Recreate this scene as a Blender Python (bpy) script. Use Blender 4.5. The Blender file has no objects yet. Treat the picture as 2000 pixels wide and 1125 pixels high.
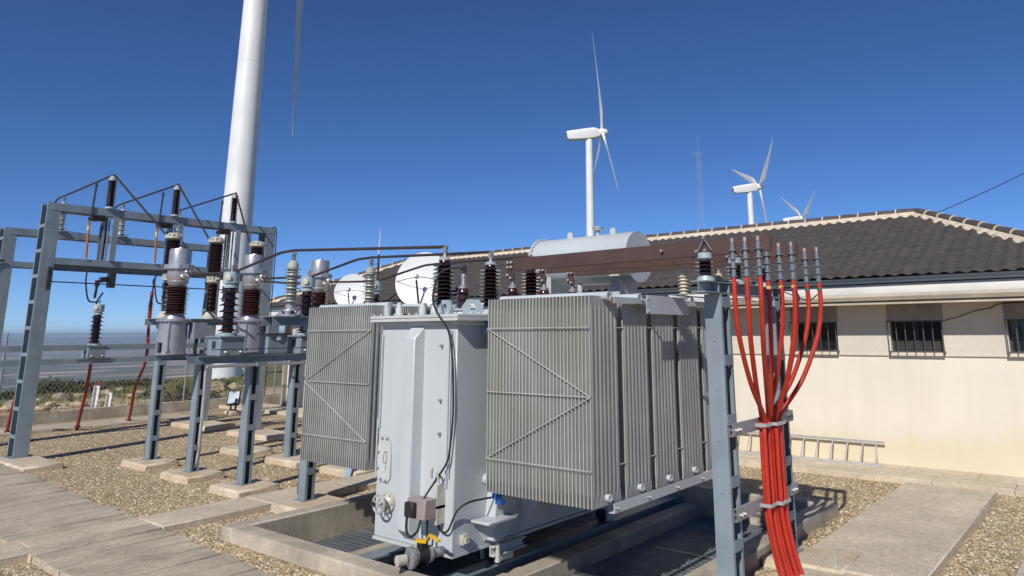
import bpy, math, random
import numpy as np
from mathutils import Vector, Matrix
R = math.radians
random.seed(7); rng = np.random.default_rng(7)
scene = bpy.context.scene
col = scene.collection

# ---------------------------------------------------------------- camera (25 mm shift lens, ground at z = 0)
F_PX, PX, PY_, YAW, PIT, ROL = 1409.4, 1101.04, 354.14, .6546, .2059, -.0082
cam_d = bpy.data.cameras.new("camera"); cam = bpy.data.objects.new("camera", cam_d); col.objects.link(cam)
cy, sy = math.cos(YAW), math.sin(YAW)
fwd = Vector((-sy*math.cos(PIT), cy*math.cos(PIT), math.sin(PIT)))
rt0 = Vector((cy, sy, 0)); up0 = rt0.cross(fwd)
rt = math.cos(ROL)*rt0 + math.sin(ROL)*up0
up = -math.sin(ROL)*rt0 + math.cos(ROL)*up0
cam.matrix_world = Matrix(((rt.x, up.x, -fwd.x, 0), (rt.y, up.y, -fwd.y, 0), (rt.z, up.z, -fwd.z, 2.6), (0, 0, 0, 1)))
cam_d.sensor_fit = 'HORIZONTAL'; cam_d.sensor_width = 36
cam_d.lens = F_PX/2000*36
cam_d.shift_x = -(PX-1000)/2000
cam_d.shift_y = (PY_-562.5)/2000
cam_d.clip_start = .05; cam_d.clip_end = 200000
scene.camera = cam

# ---------------------------------------------------------------- sky and sun
SUN = Vector((1.3, -4.4, 3.5)).normalized()
w = bpy.data.worlds.new("World"); scene.world = w; w.use_nodes = True
nt = w.node_tree; bg = nt.nodes['Background']
sky = nt.nodes.new('ShaderNodeTexSky'); sky.sky_type = 'NISHITA'; sky.sun_disc = False
sky.sun_elevation = math.asin(SUN.z); sky.sun_rotation = math.atan2(SUN.x, SUN.y)
sky.altitude = 3000; sky.air_density = .7; sky.dust_density = 0; sky.ozone_density = 5
hs = nt.nodes.new('ShaderNodeHueSaturation'); hs.inputs['Saturation'].default_value = 1.08
tint = nt.nodes.new('ShaderNodeMix'); tint.data_type = 'RGBA'; tint.blend_type = 'MULTIPLY'; tint.inputs[0].default_value = 1; tint.inputs[7].default_value = (.88, .96, 1.08, 1)
nt.links.new(sky.outputs[0], hs.inputs['Color']); nt.links.new(hs.outputs[0], tint.inputs[6])
nt.links.new(tint.outputs[2], bg.inputs[0]); bg.inputs[1].default_value = .106
sun_d = bpy.data.lights.new("sun", 'SUN'); sun = bpy.data.objects.new("sun", sun_d); col.objects.link(sun)
sun_d.energy = 4.3; sun_d.angle = R(.5); sun_d.color = (1, .955, .88)
sun.rotation_euler = SUN.to_track_quat('Z', 'Y').to_euler(); sun.location = (0, 0, 60)
scene.view_settings.view_transform = 'Standard'; scene.view_settings.look = 'None'
scene.view_settings.exposure = 0; scene.view_settings.gamma = 1
scene.render.resolution_x = 1024; scene.render.resolution_y = 576

# ---------------------------------------------------------------- materials
def stops(cr, L):
    cr.elements[0].position = L[0][0]; cr.elements[0].color = (*L[0][1], 1)
    cr.elements[1].position = L[-1][0]; cr.elements[1].color = (*L[-1][1], 1)
    for p, c in L[1:-1]: cr.elements.new(p).color = (*c, 1)
def mat(name, c, rough=.6, metal=0, var=.12, scale=3, bump=0, bscale=60, c2=None, streak=0, coat=0, spec=.5, grain=0):
    m = bpy.data.materials.new(name); m.use_nodes = True
    n, l = m.node_tree.nodes, m.node_tree.links
    b = n['Principled BSDF']
    b.inputs['Roughness'].default_value = rough; b.inputs['Metallic'].default_value = metal
    b.inputs['Specular IOR Level'].default_value = spec
    if coat: b.inputs['Coat Weight'].default_value = coat; b.inputs['Coat Roughness'].default_value = .05
    g = n.new('ShaderNodeNewGeometry')
    def noise(sc, det=4, stretch=None):
        t = n.new('ShaderNodeTexNoise'); t.inputs['Scale'].default_value = sc; t.inputs['Detail'].default_value = det
        if stretch:
            mp = n.new('ShaderNodeMapping'); mp.inputs['Scale'].default_value = stretch
            l.new(g.outputs['Position'], mp.inputs[0]); l.new(mp.outputs[0], t.inputs['Vector'])
        else: l.new(g.outputs['Position'], t.inputs['Vector'])
        return t
    def mix(fac, a, bb, mode='MIX'):
        x = n.new('ShaderNodeMix'); x.data_type = 'RGBA'; x.blend_type = mode
        for s, v in ((x.inputs['Factor'], fac), (x.inputs[6], a), (x.inputs[7], bb)):
            if isinstance(v, bpy.types.NodeSocket): l.new(v, s)
            elif isinstance(v, (int, float)): s.default_value = v
            else: s.default_value = (*v, 1)
        return x.outputs[2]
    def ramp(sock, a, bb, lo=(0, 0, 0), hi=(1, 1, 1)):
        r = n.new('ShaderNodeValToRGB'); r.color_ramp.elements[0].position = a; r.color_ramp.elements[1].position = bb
        r.color_ramp.elements[0].color = (*lo, 1); r.color_ramp.elements[1].color = (*hi, 1)
        l.new(sock, r.inputs[0]); return r.outputs[0]
    dark = tuple(x*(1-var*1.6) for x in c); lite = tuple(min(1, x*(1+var)) for x in c)
    f = ramp(noise(scale).outputs[0], .3, .7)
    out = mix(f, dark, lite)
    if c2: out = mix(ramp(noise(scale*.6+.13).outputs[0], .45, .68), out, c2)
    if streak:
        s = ramp(noise(1, 5, (9, 9, .5)).outputs[0], .35, .65, (1-streak,)*3, (1, 1, 1))
        out = mix(1.0, out, s, 'MULTIPLY')
    if grain:
        out = mix(1.0, out, ramp(noise(75, 3).outputs[0], .36, .58, (1-grain,)*3, (1.12, 1.12, 1.12)), 'MULTIPLY')
        out = mix(1.0, out, ramp(noise(11, 6).outputs[0], .3, .6, (1-grain*.5,)*3, (1.05, 1.05, 1.05)), 'MULTIPLY')
    l.new(out, b.inputs['Base Color'])
    if bump:
        bp = n.new('ShaderNodeBump'); bp.inputs['Strength'].default_value = bump; bp.inputs['Distance'].default_value = .01
        l.new(noise(bscale).outputs[0], bp.inputs['Height']); l.new(bp.outputs[0], b.inputs['Normal'])
    m['h'] = 0
    return m, n, l, b, g, noise, mix, ramp
def M_(*a, **k): return mat(*a, **k)[0]
STEEL = M_('galvanized_steel', (.255, .31, .35), .5, .15, .1, 2.5, .1, 40, streak=.12)
STEEL2 = M_('zinc_strut', (.36, .36, .38), .5, .35, .1, 6)
RADG = M_('radiator_paint', (.405, .41, .385), .5, 0, .10, 1.7, c2=(.37, .37, .325), streak=.16)
TANK = M_('tank_paint', (.50, .535, .55), .42, 0, .05, 1.1, streak=.035, coat=.08)
LIDC = M_('lid_paint', (.52, .54, .53), .5, 0, .08, 3)
CREAM = M_('cream_metal', (.52, .5, .42), .55, .1, .12, 18)
CONC = M_('concrete', (.46, .405, .315), .9, 0, .16, 2.2, .5, 55, c2=(.34, .30, .24), grain=.14, streak=.12)
CONC2 = M_('footing_concrete', (.60, .505, .375), .9, 0, .12, 3, .4, 60, c2=(.50, .385, .25), grain=.2)
PAVE = M_('pavement_concrete', (.62, .53, .40), .9, 0, .12, 1.6, .55, 70, c2=(.54, .455, .34), grain=.28)
PORC = M_('brown_porcelain', (.028, .012, .009), .13, 0, .2, 4, coat=.5)
PORCR = M_('red_brown_porcelain', (.055, .018, .012), .14, 0, .2, 4, coat=.5)
GPORC = M_('grey_porcelain', (.42, .41, .34), .3, 0, .12, 5, coat=.3)
BPORC = M_('beige_polymer', (.56, .5, .36), .45, 0, .08, 5)
SILV = M_('aluminium_paint', (.42, .42, .445), .36, .5, .08, 5)
SILVD = M_('cast_aluminium', (.42, .42, .42), .45, .6, .2, 30)
BLUEG = M_('blue_grey_cap', (.37, .45, .48), .45, .1, .08, 6)
COPB = M_('painted_busbar', (.085, .05, .042), .5, .1, .12, 5, c2=(.105, .058, .045))
COPT = M_('oxidised_tube', (.062, .047, .044), .45, .3, .15, 6)
RED = M_('red_sheath', (.46, .029, .013), .46, 0, .12, 5)
REDD = M_('old_red_sheath', (.33, .045, .025), .55, 0, .15, 3)
SLEEVE = M_('grey_heatshrink', (.15, .18, .21), .42, 0, .1, 12)
ORANGE = M_('orange_rod', (.42, .14, .03), .45, 0, .12, 6)
YEL = M_('yellow_paint', (.75, .42, .01), .4, 0, .06, 6)
BLUE = M_('blue_paint', (.03, .12, .45), .4, 0, .1, 8)
BLACK = M_('black_rubber', (.018, .018, .02), .55, 0, .2, 8)
DARK = M_('dark_metal', (.05, .052, .056), .5, .3, .2, 8)
WHITE = M_('white_paint', (.78, .78, .77), .45, 0, .035, .5, streak=.09)
WHITE2 = M_('dish_white', (.70, .71, .73), .45, 0, .04, 2)
MAUVE = M_('mauve_box', (.33, .265, .262), .5, 0, .06, 5)
GALV = M_('bright_aluminium', (.60, .60, .60), .35, .5, .08, 8)
PLATE = M_('sign_plate', (.52, .55, .62), .5, .1, .05, 2)
SPHERE = M_('bolt_metal', (.40, .39, .37), .5, .4, .1, 8)
RUSTY = M_('red_brown_metal', (.12, .03, .025), .6, 0, .2, 9)
TAPE_B = M_('brown_tape', (.25, .06, .02), .6); TAPE_Y = M_('yellow_tape', (.75, .5, .15), .6); TAPE_G = M_('green_tape', (.03, .13, .08), .6)
MORTAR = M_('cream_mortar', (.62, .53, .40), .9, 0, .1, 6, .4, 50)
FASC = M_('fascia_white', (.66, .65, .60), .8, 0, .06, 1.5, .2, 40)
SOFF = M_('cornice_concrete', (.50, .44, .34), .85, 0, .12, 2, .3, 40, c2=(.4, .36, .29))
LINT = M_('lintel_concrete', (.33, .30, .25), .9, 0, .15, 3, .3, 40)
GUTT = M_('grey_gutter', (.10, .125, .15), .4, .2, .08, 3)
GRILLE = M_('grille_paint', (.10, .09, .08), .55, .2, .1, 6)
GLASS = M_('dark_glass', (.012, .014, .017), .08, 0, .1, 1)
SHUT = M_('dark_shutter', (.03, .03, .03), .6, 0, .1, 3)
ROCK = M_('limestone', (.46, .355, .225), .95, 0, .25, 2.5, 1, 12, c2=(.27, .23, .19))
WIRE = M_('fence_wire', (.33, .36, .38), .5, .4, .1, 3)
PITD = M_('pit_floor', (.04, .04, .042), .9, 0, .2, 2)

def gravel_mat():
    m, n, l, b, g, noise, mix, ramp = mat('gravel', (.4, .33, .22), .95)
    v = n.new('ShaderNodeTexVoronoi'); v.inputs['Scale'].default_value = 34
    l.new(g.outputs['Position'], v.inputs['Vector'])
    sep = n.new('ShaderNodeSeparateColor'); l.new(v.outputs['Color'], sep.inputs[0])
    r = n.new('ShaderNodeValToRGB'); cr = r.color_ramp
    stops(cr, ((0, (.22, .155, .085)), (.3, (.44, .33, .185)), (.6, (.60, .47, .285)), (.85, (.72, .60, .41)), (1, (.80, .74, .60))))
    l.new(sep.outputs[0], r.inputs[0])
    big = ramp(noise(.9).outputs[0], .3, .7, (.8, .8, .82), (1.05, 1.02, 1))
    base = mix(1.0, r.outputs[0], big, 'MULTIPLY')
    gap = ramp(v.outputs['Distance'], .0, .55, (1, 1, 1), (.7, .68, .64))
    l.new(mix(1.0, base, gap, 'MULTIPLY'), b.inputs['Base Color'])
    bp = n.new('ShaderNodeBump'); bp.inputs['Strength'].default_value = .9; bp.inputs['Distance'].default_value = .015; bp.invert = True
    l.new(v.outputs['Distance'], bp.inputs['Height']); l.new(bp.outputs[0], b.inputs['Normal'])
    return m
GRAVEL = gravel_mat()
def stone_mat():
    m, n, l, b, g, noise, mix, ramp = mat('gravel_pebble', (.4, .33, .22), .9)
    r = n.new('ShaderNodeValToRGB'); cr = r.color_ramp
    stops(cr, ((0, (.24, .17, .095)), (.4, (.53, .405, .235)), (.75, (.69, .555, .36)), (1, (.82, .76, .62))))
    l.new(g.outputs['Random Per Island'], r.inputs[0]); l.new(r.outputs[0], b.inputs['Base Color'])
    return m
PEBBLE = stone_mat()
def stucco_mat(name, c, speck, stain=False):
    m, n, l, b, g, noise, mix, ramp = mat(name, c, .95, 0, .03, .7)
    base = b.inputs['Base Color'].links[0].from_socket
    if stain:
        sz = n.new('ShaderNodeSeparateXYZ'); l.new(g.outputs['Position'], sz.inputs[0])
        wob = n.new('ShaderNodeMath'); wob.operation = 'MULTIPLY_ADD'; wob.inputs[1].default_value = -.9; l.new(noise(2.2, 5).outputs[0], wob.inputs[0]); l.new(sz.outputs[2], wob.inputs[2])
        base = mix(1.0, base, ramp(wob.outputs[0], -.75, .45, (.95, .90, .79), (1, 1, 1)), 'MULTIPLY')
        base = mix(1.0, base, ramp(noise(1, 5, (5, 5, .35)).outputs[0], .28, .5, (.955, .95, .94), (1, 1, 1)), 'MULTIPLY')
    s = ramp(noise(70, 2).outputs[0], .34, .46, (speck,)*3, (1, 1, 1))
    l.new(mix(1.0, base, s, 'MULTIPLY'), b.inputs['Base Color'])
    bp = n.new('ShaderNodeBump'); bp.inputs['Strength'].default_value = .5; bp.inputs['Distance'].default_value = .006
    l.new(noise(90, 3).outputs[0], bp.inputs['Height']); l.new(bp.outputs[0], b.inputs['Normal'])
    return m
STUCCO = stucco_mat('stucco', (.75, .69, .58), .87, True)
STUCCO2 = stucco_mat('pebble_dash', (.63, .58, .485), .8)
def tile_mat():
    m, n, l, b, g, noise, mix, ramp = mat('dark_roof_tile', (.072, .063, .059), .75, 0, .13, 5.5, .3, 90, c2=(.084, .073, .065))
    base = b.inputs['Base Color'].links[0].from_socket
    s = ramp(noise(7, 4).outputs[0], .62, .75, (1, 1, 1), (1.7, 1.5, 1.15))
    l.new(mix(1.0, base, s, 'MULTIPLY'), b.inputs['Base Color'])
    return m
TILE = tile_mat()
def slab_mat():
    m, n, l, b, g, noise, mix, ramp = mat('walkway_slab', (.50, .43, .335), .9, 0, .14, 2, grain=.2)
    base = b.inputs['Base Color'].links[0].from_socket
    gr = ramp(noise(1, 6, (14, 2.2, 3)).outputs[0], .3, .7, (.86, .85, .83), (1.05, 1.04, 1.03))
    st = ramp(noise(9, 5).outputs[0], .25, .4, (.7, .69, .67), (1, 1, 1))
    l.new(mix(1.0, mix(1.0, base, gr, 'MULTIPLY'), st, 'MULTIPLY'), b.inputs['Base Color'])
    bp = n.new('ShaderNodeBump'); bp.inputs['Strength'].default_value = .6; bp.inputs['Distance'].default_value = .008
    l.new(noise(1, 6, (40, 12, 12)).outputs[0], bp.inputs['Height']); l.new(bp.outputs[0], b.inputs['Normal'])
    return m
SLAB = slab_mat()
def hill_mat():
    m, n, l, b, g, noise, mix, ramp = mat('hill_soil', (.52, .385, .235), .95, 0, .2, .35, 1, 3)
    base = b.inputs['Base Color'].links[0].from_socket
    grass = mix(ramp(noise(1.3).outputs[0], .3, .7), (.10, .105, .035), (.17, .165, .06))
    dist = n.new('ShaderNodeVectorMath'); dist.operation = 'LENGTH'; l.new(g.outputs['Position'], dist.inputs[0])
    mr = n.new('ShaderNodeMapRange'); mr.inputs[1].default_value = 36; mr.inputs[2].default_value = 52
    l.new(dist.outputs['Value'], mr.inputs[0])
    ad = n.new('ShaderNodeMath'); ad.operation = 'ADD'; l.new(mr.outputs[0], ad.inputs[0])
    nn = n.new('ShaderNodeMath'); nn.operation = 'MULTIPLY_ADD'; nn.inputs[1].default_value = 1.6; nn.inputs[2].default_value = -.8
    l.new(noise(.22, 6).outputs[0], nn.inputs[0]); l.new(nn.outputs[0], ad.inputs[1])
    l.new(mix(ramp(ad.outputs[0], .3, .6), base, grass), b.inputs['Base Color'])
    return m
HILL = hill_mat()
def plain_mat():
    m, n, l, b, g, noise, mix, ramp = mat('farmland', (.2, .18, .1), 1)
    mp = n.new('ShaderNodeMapping'); mp.inputs['Scale'].default_value = (.0036, .0013, .001); mp.inputs['Rotation'].default_value = (0, 0, .5)
    l.new(g.outputs['Position'], mp.inputs[0])
    v = n.new('ShaderNodeTexVoronoi'); v.inputs['Scale'].default_value = 1; l.new(mp.outputs[0], v.inputs['Vector'])
    sep = n.new('ShaderNodeSeparateColor'); l.new(v.outputs['Color'], sep.inputs[0])
    r = n.new('ShaderNodeValToRGB'); cr = r.color_ramp; cr.interpolation = 'CONSTANT'
    stops(cr, ((0, (.10, .12, .05)), (.22, (.46, .30, .19)), (.4, (.035, .075, .02)), (.55, (.66, .44, .31)), (.75, (.16, .14, .07)), (.88, (.06, .10, .03)), (1, (.5, .34, .2))))
    l.new(sep.outputs[0], r.inputs[0]); l.new(r.outputs[0], b.inputs['Base Color'])
    return m
FARM = plain_mat()
def leaf_mat(name, a, c):
    m, n, l, b, g, noise, mix, ramp = mat(name, a, .7, spec=.2)
    l.new(mix(g.outputs['Random Per Island'], a, c), b.inputs['Base Color'])
    return m
LEAF = leaf_mat('shrub_leaf', (.04, .042, .018), (.13, .12, .05))
LEAFB = leaf_mat('dry_shrub_leaf', (.075, .065, .03), (.17, .14, .07))
GRASSM = leaf_mat('grass_blade', (.10, .115, .03), (.24, .23, .09))

# ---------------------------------------------------------------- mesh builder
class MB:
    def __init__(s): s.v = []; s.f = []
    def add(s, V, Fc):
        o = len(s.v); s.v += [tuple(p) for p in V]; s.f += [tuple(i+o for i in f) for f in Fc]; return s
    def box(s, x0, x1, y0, y1, z0, z1):
        return s.add([(x0, y0, z0), (x1, y0, z0), (x1, y1, z0), (x0, y1, z0), (x0, y0, z1), (x1, y0, z1), (x1, y1, z1), (x0, y1, z1)],
                     [(0, 3, 2, 1), (4, 5, 6, 7), (0, 1, 5, 4), (1, 2, 6, 5), (2, 3, 7, 6), (3, 0, 4, 7)])
    def bar(s, p, q, wd, ht, upv=(0, 0, 1)):
        p, q = Vector(p), Vector(q); d = (q-p).normalized(); u = Vector(upv)
        if abs(d.dot(u)) > .99: u = Vector((0, 1, 0))
        r = d.cross(u).normalized(); u = r.cross(d)
        V = [a+r*(i*wd/2)+u*(j*ht/2) for a in (p, q) for i, j in ((-1, -1), (1, -1), (1, 1), (-1, 1))]
        return s.add(V, [(0, 1, 2, 3), (7, 6, 5, 4), (0, 4, 5, 1), (1, 5, 6, 2), (2, 6, 7, 3), (3, 7, 4, 0)])
    def tube(s, pts, r, n=10, cap=True):
        P = [Vector(p) for p in pts]; m = len(P); rr = r if isinstance(r, (list, tuple)) else [r]*m
        T = [(P[min(i+1, m-1)]-P[max(i-1, 0)]).normalized() for i in range(m)]
        u = T[0].orthogonal().normalized(); V = []
        for i in range(m):
            u = (u-T[i]*u.dot(T[i])).normalized(); w_ = T[i].cross(u)
            for k in range(n):
                a = 2*math.pi*k/n; V.append(P[i]+(u*math.cos(a)+w_*math.sin(a))*rr[i])
        Fc = [(i*n+k, i*n+(k+1) % n, (i+1)*n+(k+1) % n, (i+1)*n+k) for i in range(m-1) for k in range(n)]
        if cap: Fc += [tuple(range(n-1, -1, -1)), tuple(range((m-1)*n, m*n))]
        return s.add(V, Fc)
    def lathe(s, prof, c=(0, 0, 0), axis=(0, 0, 1), n=22):
        a = Vector(axis).normalized(); u = a.orthogonal().normalized(); w_ = a.cross(u); c = Vector(c); V = []
        for r, z in prof:
            for k in range(n):
                t = 2*math.pi*k/n; V.append(c+a*z+(u*math.cos(t)+w_*math.sin(t))*max(r, 1e-4))
        m = len(prof)
        Fc = [(i*n+k, i*n+(k+1) % n, (i+1)*n+(k+1) % n, (i+1)*n+k) for i in range(m-1) for k in range(n)]
        Fc += [tuple(range(n-1, -1, -1)), tuple(range((m-1)*n, m*n))]
        return s.add(V, Fc)
    def ext(s, poly, ax, a0, a1):
        n = len(poly)
        def P(p, a): return (a, p[0], p[1]) if ax == 'x' else (p[0], a, p[1]) if ax == 'y' else (p[0], p[1], a)
        V = [P(p, a0) for p in poly]+[P(p, a1) for p in poly]
        return s.add(V, [tuple(range(n-1, -1, -1)), tuple(range(n, 2*n))]+[(i, (i+1) % n, (i+1) % n+n, i+n) for i in range(n)])
    def build(s, name, m, parent=None, bevel=0, smooth=35):
        me = bpy.data.meshes.new(name); V = s.v
        root = parent
        while root is not None and root.parent is not None: root = root.parent
        if root is not None:
            L = root.location; V = [(x-L.x, y-L.y, z-L.z) for x, y, z in V]
        me.from_pydata(V, [], s.f); me.materials.append(m)
        import bmesh
        bm = bmesh.new(); bm.from_mesh(me); bmesh.ops.recalc_face_normals(bm, faces=bm.faces); bm.to_mesh(me); bm.free()
        me.shade_smooth(); me.set_sharp_from_angle(angle=R(smooth))
        o = bpy.data.objects.new(name, me); col.objects.link(o)
        if parent is not None: o.parent = parent
        if bevel:
            b = o.modifiers.new('bevel', 'BEVEL'); b.width = bevel; b.segments = 1; b.limit_method = 'ANGLE'
        return o
def tag(o, label, cat, group=None, kind=None):
    if label: o['label'] = label
    if cat: o['category'] = cat
    if group: o['group'] = group
    if kind: o['kind'] = kind
    return o
def thing(name, label, cat, loc=(0, 0, 0), group=None):
    o = bpy.data.objects.new(name, None); col.objects.link(o); o.location = loc; o.empty_display_size = .2
    return tag(o, label, cat, group)
def dup(root, d, label, group=None, rz=0):
    def cp(o, par):
        c = o.copy(); col.objects.link(c)
        if par is not None: c.parent = par
        for ch in list(o.children): cp(ch, c)
        return c
    c = cp(root, None); c.location = root.location+Vector(d); c['label'] = label; c.rotation_euler.z += rz
    return c
def struct(name, mb, m, **k):
    o = mb.build(name, m, **k); o['kind'] = 'structure'; return o
def spline(pts, n=8):
    P = [Vector(p) for p in pts]; out = []
    for i in range(len(P)-1):
        a, b, c, d = P[max(i-1, 0)], P[i], P[i+1], P[min(i+2, len(P)-1)]
        for k in range(n):
            t = k/n
            out.append(.5*((2*b)+(c-a)*t+(2*a-5*b+4*c-d)*t*t+(3*b-a-3*c+d)*t**3))
    out.append(P[-1]); return out
def ray(x, y):
    a, b = (x-PX)/F_PX, -(y-PY_)/F_PX
    return rt*a+up*b+fwd
CAM = Vector((0, 0, 2.6))
def atd(x, y, D): d = ray(x, y); return CAM+d*(D/math.hypot(d.x, d.y))
def ins(z0, z1, n, rc, rs, alt=None, droop=.012, th=.012):
    """shed profile of a ribbed insulator"""
    p = [(rc, z0)]; st = (z1-z0)/n
    for i in range(n):
        z = z0+st*(i+.5); r = rs if (alt is None or i % 2 == 0) else alt
        p += [(rc, z-th), (r, z-droop), (r, z-droop+.006), (rc*1.15, z+th)]
    return p+[(rc, z1)]

# ================================================================ SETTING
# gravel yard: a sheet round the sunken oil pit
GX0, GX1, GY0, GY1 = -26.55, 16, -10, 14.2
HX0, HX1, HY0, HY1 = -9.5, -3.9, 5.5, 11.0
m_ = MB()
for a, b, c, d in ((GX0, HX0, GY0, GY1), (HX1, GX1, GY0, GY1), (HX0, HX1, GY0, HY0), (HX0, HX1, HY1, GY1)):
    m_.add([(a, c, 0), (b, c, 0), (b, d, 0), (a, d, 0)], [(0, 1, 2, 3)])
struct('ground', m_, GRAVEL)

BR = [(-180, 36), (-172, 40), (-100, 60), (0, 200), (20, 500), (130, 500), (146, 130), (151, 76), (154, 66), (156.4, 60), (159.3, 58), (163, 53), (164.5, 46), (170, 38), (180, 36)]
def brow(az):
    for (a, u), (b, v) in zip(BR, BR[1:]):
        if a <= az <= b: return u+(v-u)*(az-a)/(b-a)
    return 50
def hz(x, y):
    if math.hypot(x+6.7, y-8.2) < 8.5: return -1.4
    d = math.hypot(x, y); az = math.degrees(math.atan2(y, x)); b = brow(az)
    bump = .10*math.sin(x*.9+1)*math.cos(y*.7)+.06*math.sin(2.1*x+1.3*y)
    if x > -27.5 and y < 16: bump = -.02
    if d < 27: return -.05+min(0, bump) if x > -26.7 else -.02+bump*.4
    z = -.05-.62*min(1, (d-27)/max(5, min(b, 120)-27))+bump*min(1, (d-27)/8)
    if d > b: z -= (d-b)*.5-min(1.2, (d-b)*.1)
    return max(z, -262)
rad = [0, 3, 6, 8.4, 8.6, 9.5]+[11+1.2*i for i in range(58)]+[85, 92, 100, 115, 135, 160, 200, 260, 350, 450, 600, 800, 1000, 1200]
m_ = MB(); NA = 240; V = []; Fc = []
for r in rad:
    for k in range(NA):
        a = 2*math.pi*k/NA; x, y = -6.7+r*math.cos(a), 8.2+r*math.sin(a); V.append((x, y, hz(x, y)))
for i in range(len(rad)-1):
    for k in range(NA): Fc.append((i*NA+k, i*NA+(k+1) % NA, (i+1)*NA+(k+1) % NA, (i+1)*NA+k))
m_.add(V, Fc); struct('hill', m_, HILL, smooth=180)
m_ = MB(); NP = 96; V = [(0, 0, -260)]; Fc = []
for k in range(NP): V.append((95000*math.cos(2*math.pi*k/NP), 95000*math.sin(2*math.pi*k/NP), -260))
Fc = [(0, 1+k, 1+(k+1) % NP) for k in range(NP)]
m_.add(V, Fc); struct('plain', m_, FARM)
fh = atd(200, 748, 4300); m_ = MB()
m_.lathe([(260, -1), (230, 8), (150, 26), (80, 36), (20, 40), (0, 40)], (fh.x, fh.y, -260), n=40); struct('far_hill', m_, HILL, smooth=180)

# walkway of concrete planks, cross path, right path, pavement
m_ = MB(); x = -22.6; k = 0
def yr(x): return 5.0-.052*(x+12)
while x < -5.2:
    wv = .43; g = .012 if k % 3 else .03
    dz = rng.uniform(-.006, .006); y1 = yr(x+wv/2)+(.05 if k % 3 == 2 else 0)+rng.uniform(-.012, .012)
    m_.box(x+g/2, x+wv-g/2, 3.46+rng.uniform(-.02, .02), y1, -.05, .075+dz if k % 3 else .08+dz)
    x += wv; k += 1
struct('walkway', m_, SLAB, bevel=.006)
m_ = MB(); y = -2
for L in (5.55, 1.42, 1.6, 1.55, 1.5, 1.6, 1.45):
    m_.box(-11.46+rng.uniform(-.01, .01), -10.66+rng.uniform(-.01, .01), y+.008, y+L-.008, -.06, .088+rng.uniform(-.006, .006)); y += L
struct('cross_path', m_, PAVE, bevel=.012)
m_ = MB(); y = 2.0
for L in (4.9, 1.55, 5.3):
    m_.box(-3.34, -2.0, y+.006, y+L-.006, -.08, .088 if L != 1.55 else .07); y += L
m_.box(-2.06, -1.32, 7.1, 7.72, -.06, .05)
m_.box(-1.30, .6, 2, 9.95, -.06, .085)
struct('side_path', m_, PAVE, bevel=.014)
m_ = MB(); x = -27.0
while x < 2:
    m_.box(x+.004, x+1.2-.004, 14.0, 14.55, -.1, .098+rng.uniform(-.003, .003)); m_.box(x+.6+.004, x+1.8-.004, 14.556, 15.3, -.1, .104+rng.uniform(-.003, .003)); x += 1.2
struct('pavement', m_, PAVE, bevel=.008)
m_ = MB(); y = -4
while y < 12:
    m_.box(-25.5, -24.1+rng.uniform(-.04, .04), y+.008, y+.99, -.05, .06+rng.uniform(-.008, .008)); y += 1
struct('rear_path', m_, SLAB, bevel=.008)

# loose pebbles over the gravel near the viewer
def pebbles():
    N = 60000; P = []
    while len(P) < N:
        n = 60000
        x = rng.uniform(-24, 1.5, n); y = rng.uniform(2.5, 14, n)
        d = np.hypot(x, y); keep = rng.random(n) < np.clip((9.0/d)**2, 0, 1)
        bad = ((x > -9.8) & (x < -3.6) & (y > 5.2) & (y < 11.3)) | ((y > 3.4) & (y < 5.0-.052*(x+12)+.02) & (x < -5.2)) | ((x > -11.5) & (x < -10.62)) | ((x > -3.38) & (x < -1.96)) | ((x > -1.32) & (y < 10))
        ang = np.arctan2(y, x); vis = (ang > R(92)) & (ang < R(168))
        ok = keep & ~bad & vis
        slab_ = keep & vis & (rng.random(n) < .006) & (((y > 3.5) & (y < 4.85-.052*(x+12)) & (x < -5.2) & (x > -22)) | ((x > -11.4) & (x < -10.7)) | ((x > -3.3) & (x < -2.05) & (y < 13.8)))
        P += [(a, b, 0) for a, b in zip(x[ok], y[ok])]+[(a, b, .084) for a, b in zip(x[slab_], y[slab_])]
    P = np.array(P[:N]); s = rng.uniform(.006, .019, N)*np.where(rng.random(N) < .03, 1.7, 1); s[P[:, 2] > 0] *= .7; a = rng.uniform(0, 6.28, N)
    base = np.array([(1, 0, 0), (0, 1, 0), (-1, 0, 0), (0, -1, 0), (0, 0, .8), (.75, .75, .3), (-.75, .7, .25)])
    ca, sa = np.cos(a), np.sin(a); el = rng.uniform(.55, 1, N)
    V = np.zeros((N, 5, 3)); b5 = base[:5]
    for i in range(5):
        bx, by = b5[i, 0]*s*1.25, b5[i, 1]*s*el
        V[:, i, 0] = P[:, 0]+bx*ca-by*sa+rng.uniform(-.003, .003, N); V[:, i, 1] = P[:, 1]+bx*sa+by*ca+rng.uniform(-.003, .003, N)
        V[:, i, 2] = b5[i, 2]*s*rng.uniform(.7, 1.2, N)+.001+P[:, 2]
    tri = np.array([(0, 1, 4), (1, 2, 4), (2, 3, 4), (3, 0, 4)]); Fa = (np.arange(N)*5)[:, None, None]+tri[None]
    me = bpy.data.meshes.new('loose_gravel'); me.vertices.add(N*5); me.vertices.foreach_set('co', V.ravel())
    me.loops.add(N*12); me.loops.foreach_set('vertex_index', Fa.ravel().astype(np.int32))
    me.polygons.add(N*4); me.polygons.foreach_set('loop_start', np.arange(0, N*12, 3, dtype=np.int32)); me.update(calc_edges=True)
    me.materials.append(PEBBLE); o = bpy.data.objects.new('loose_gravel', me); col.objects.link(o)
    tag(o, 'loose beige pebbles strewn over the gravel yard', 'gravel', kind='stuff')
pebbles()

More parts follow.
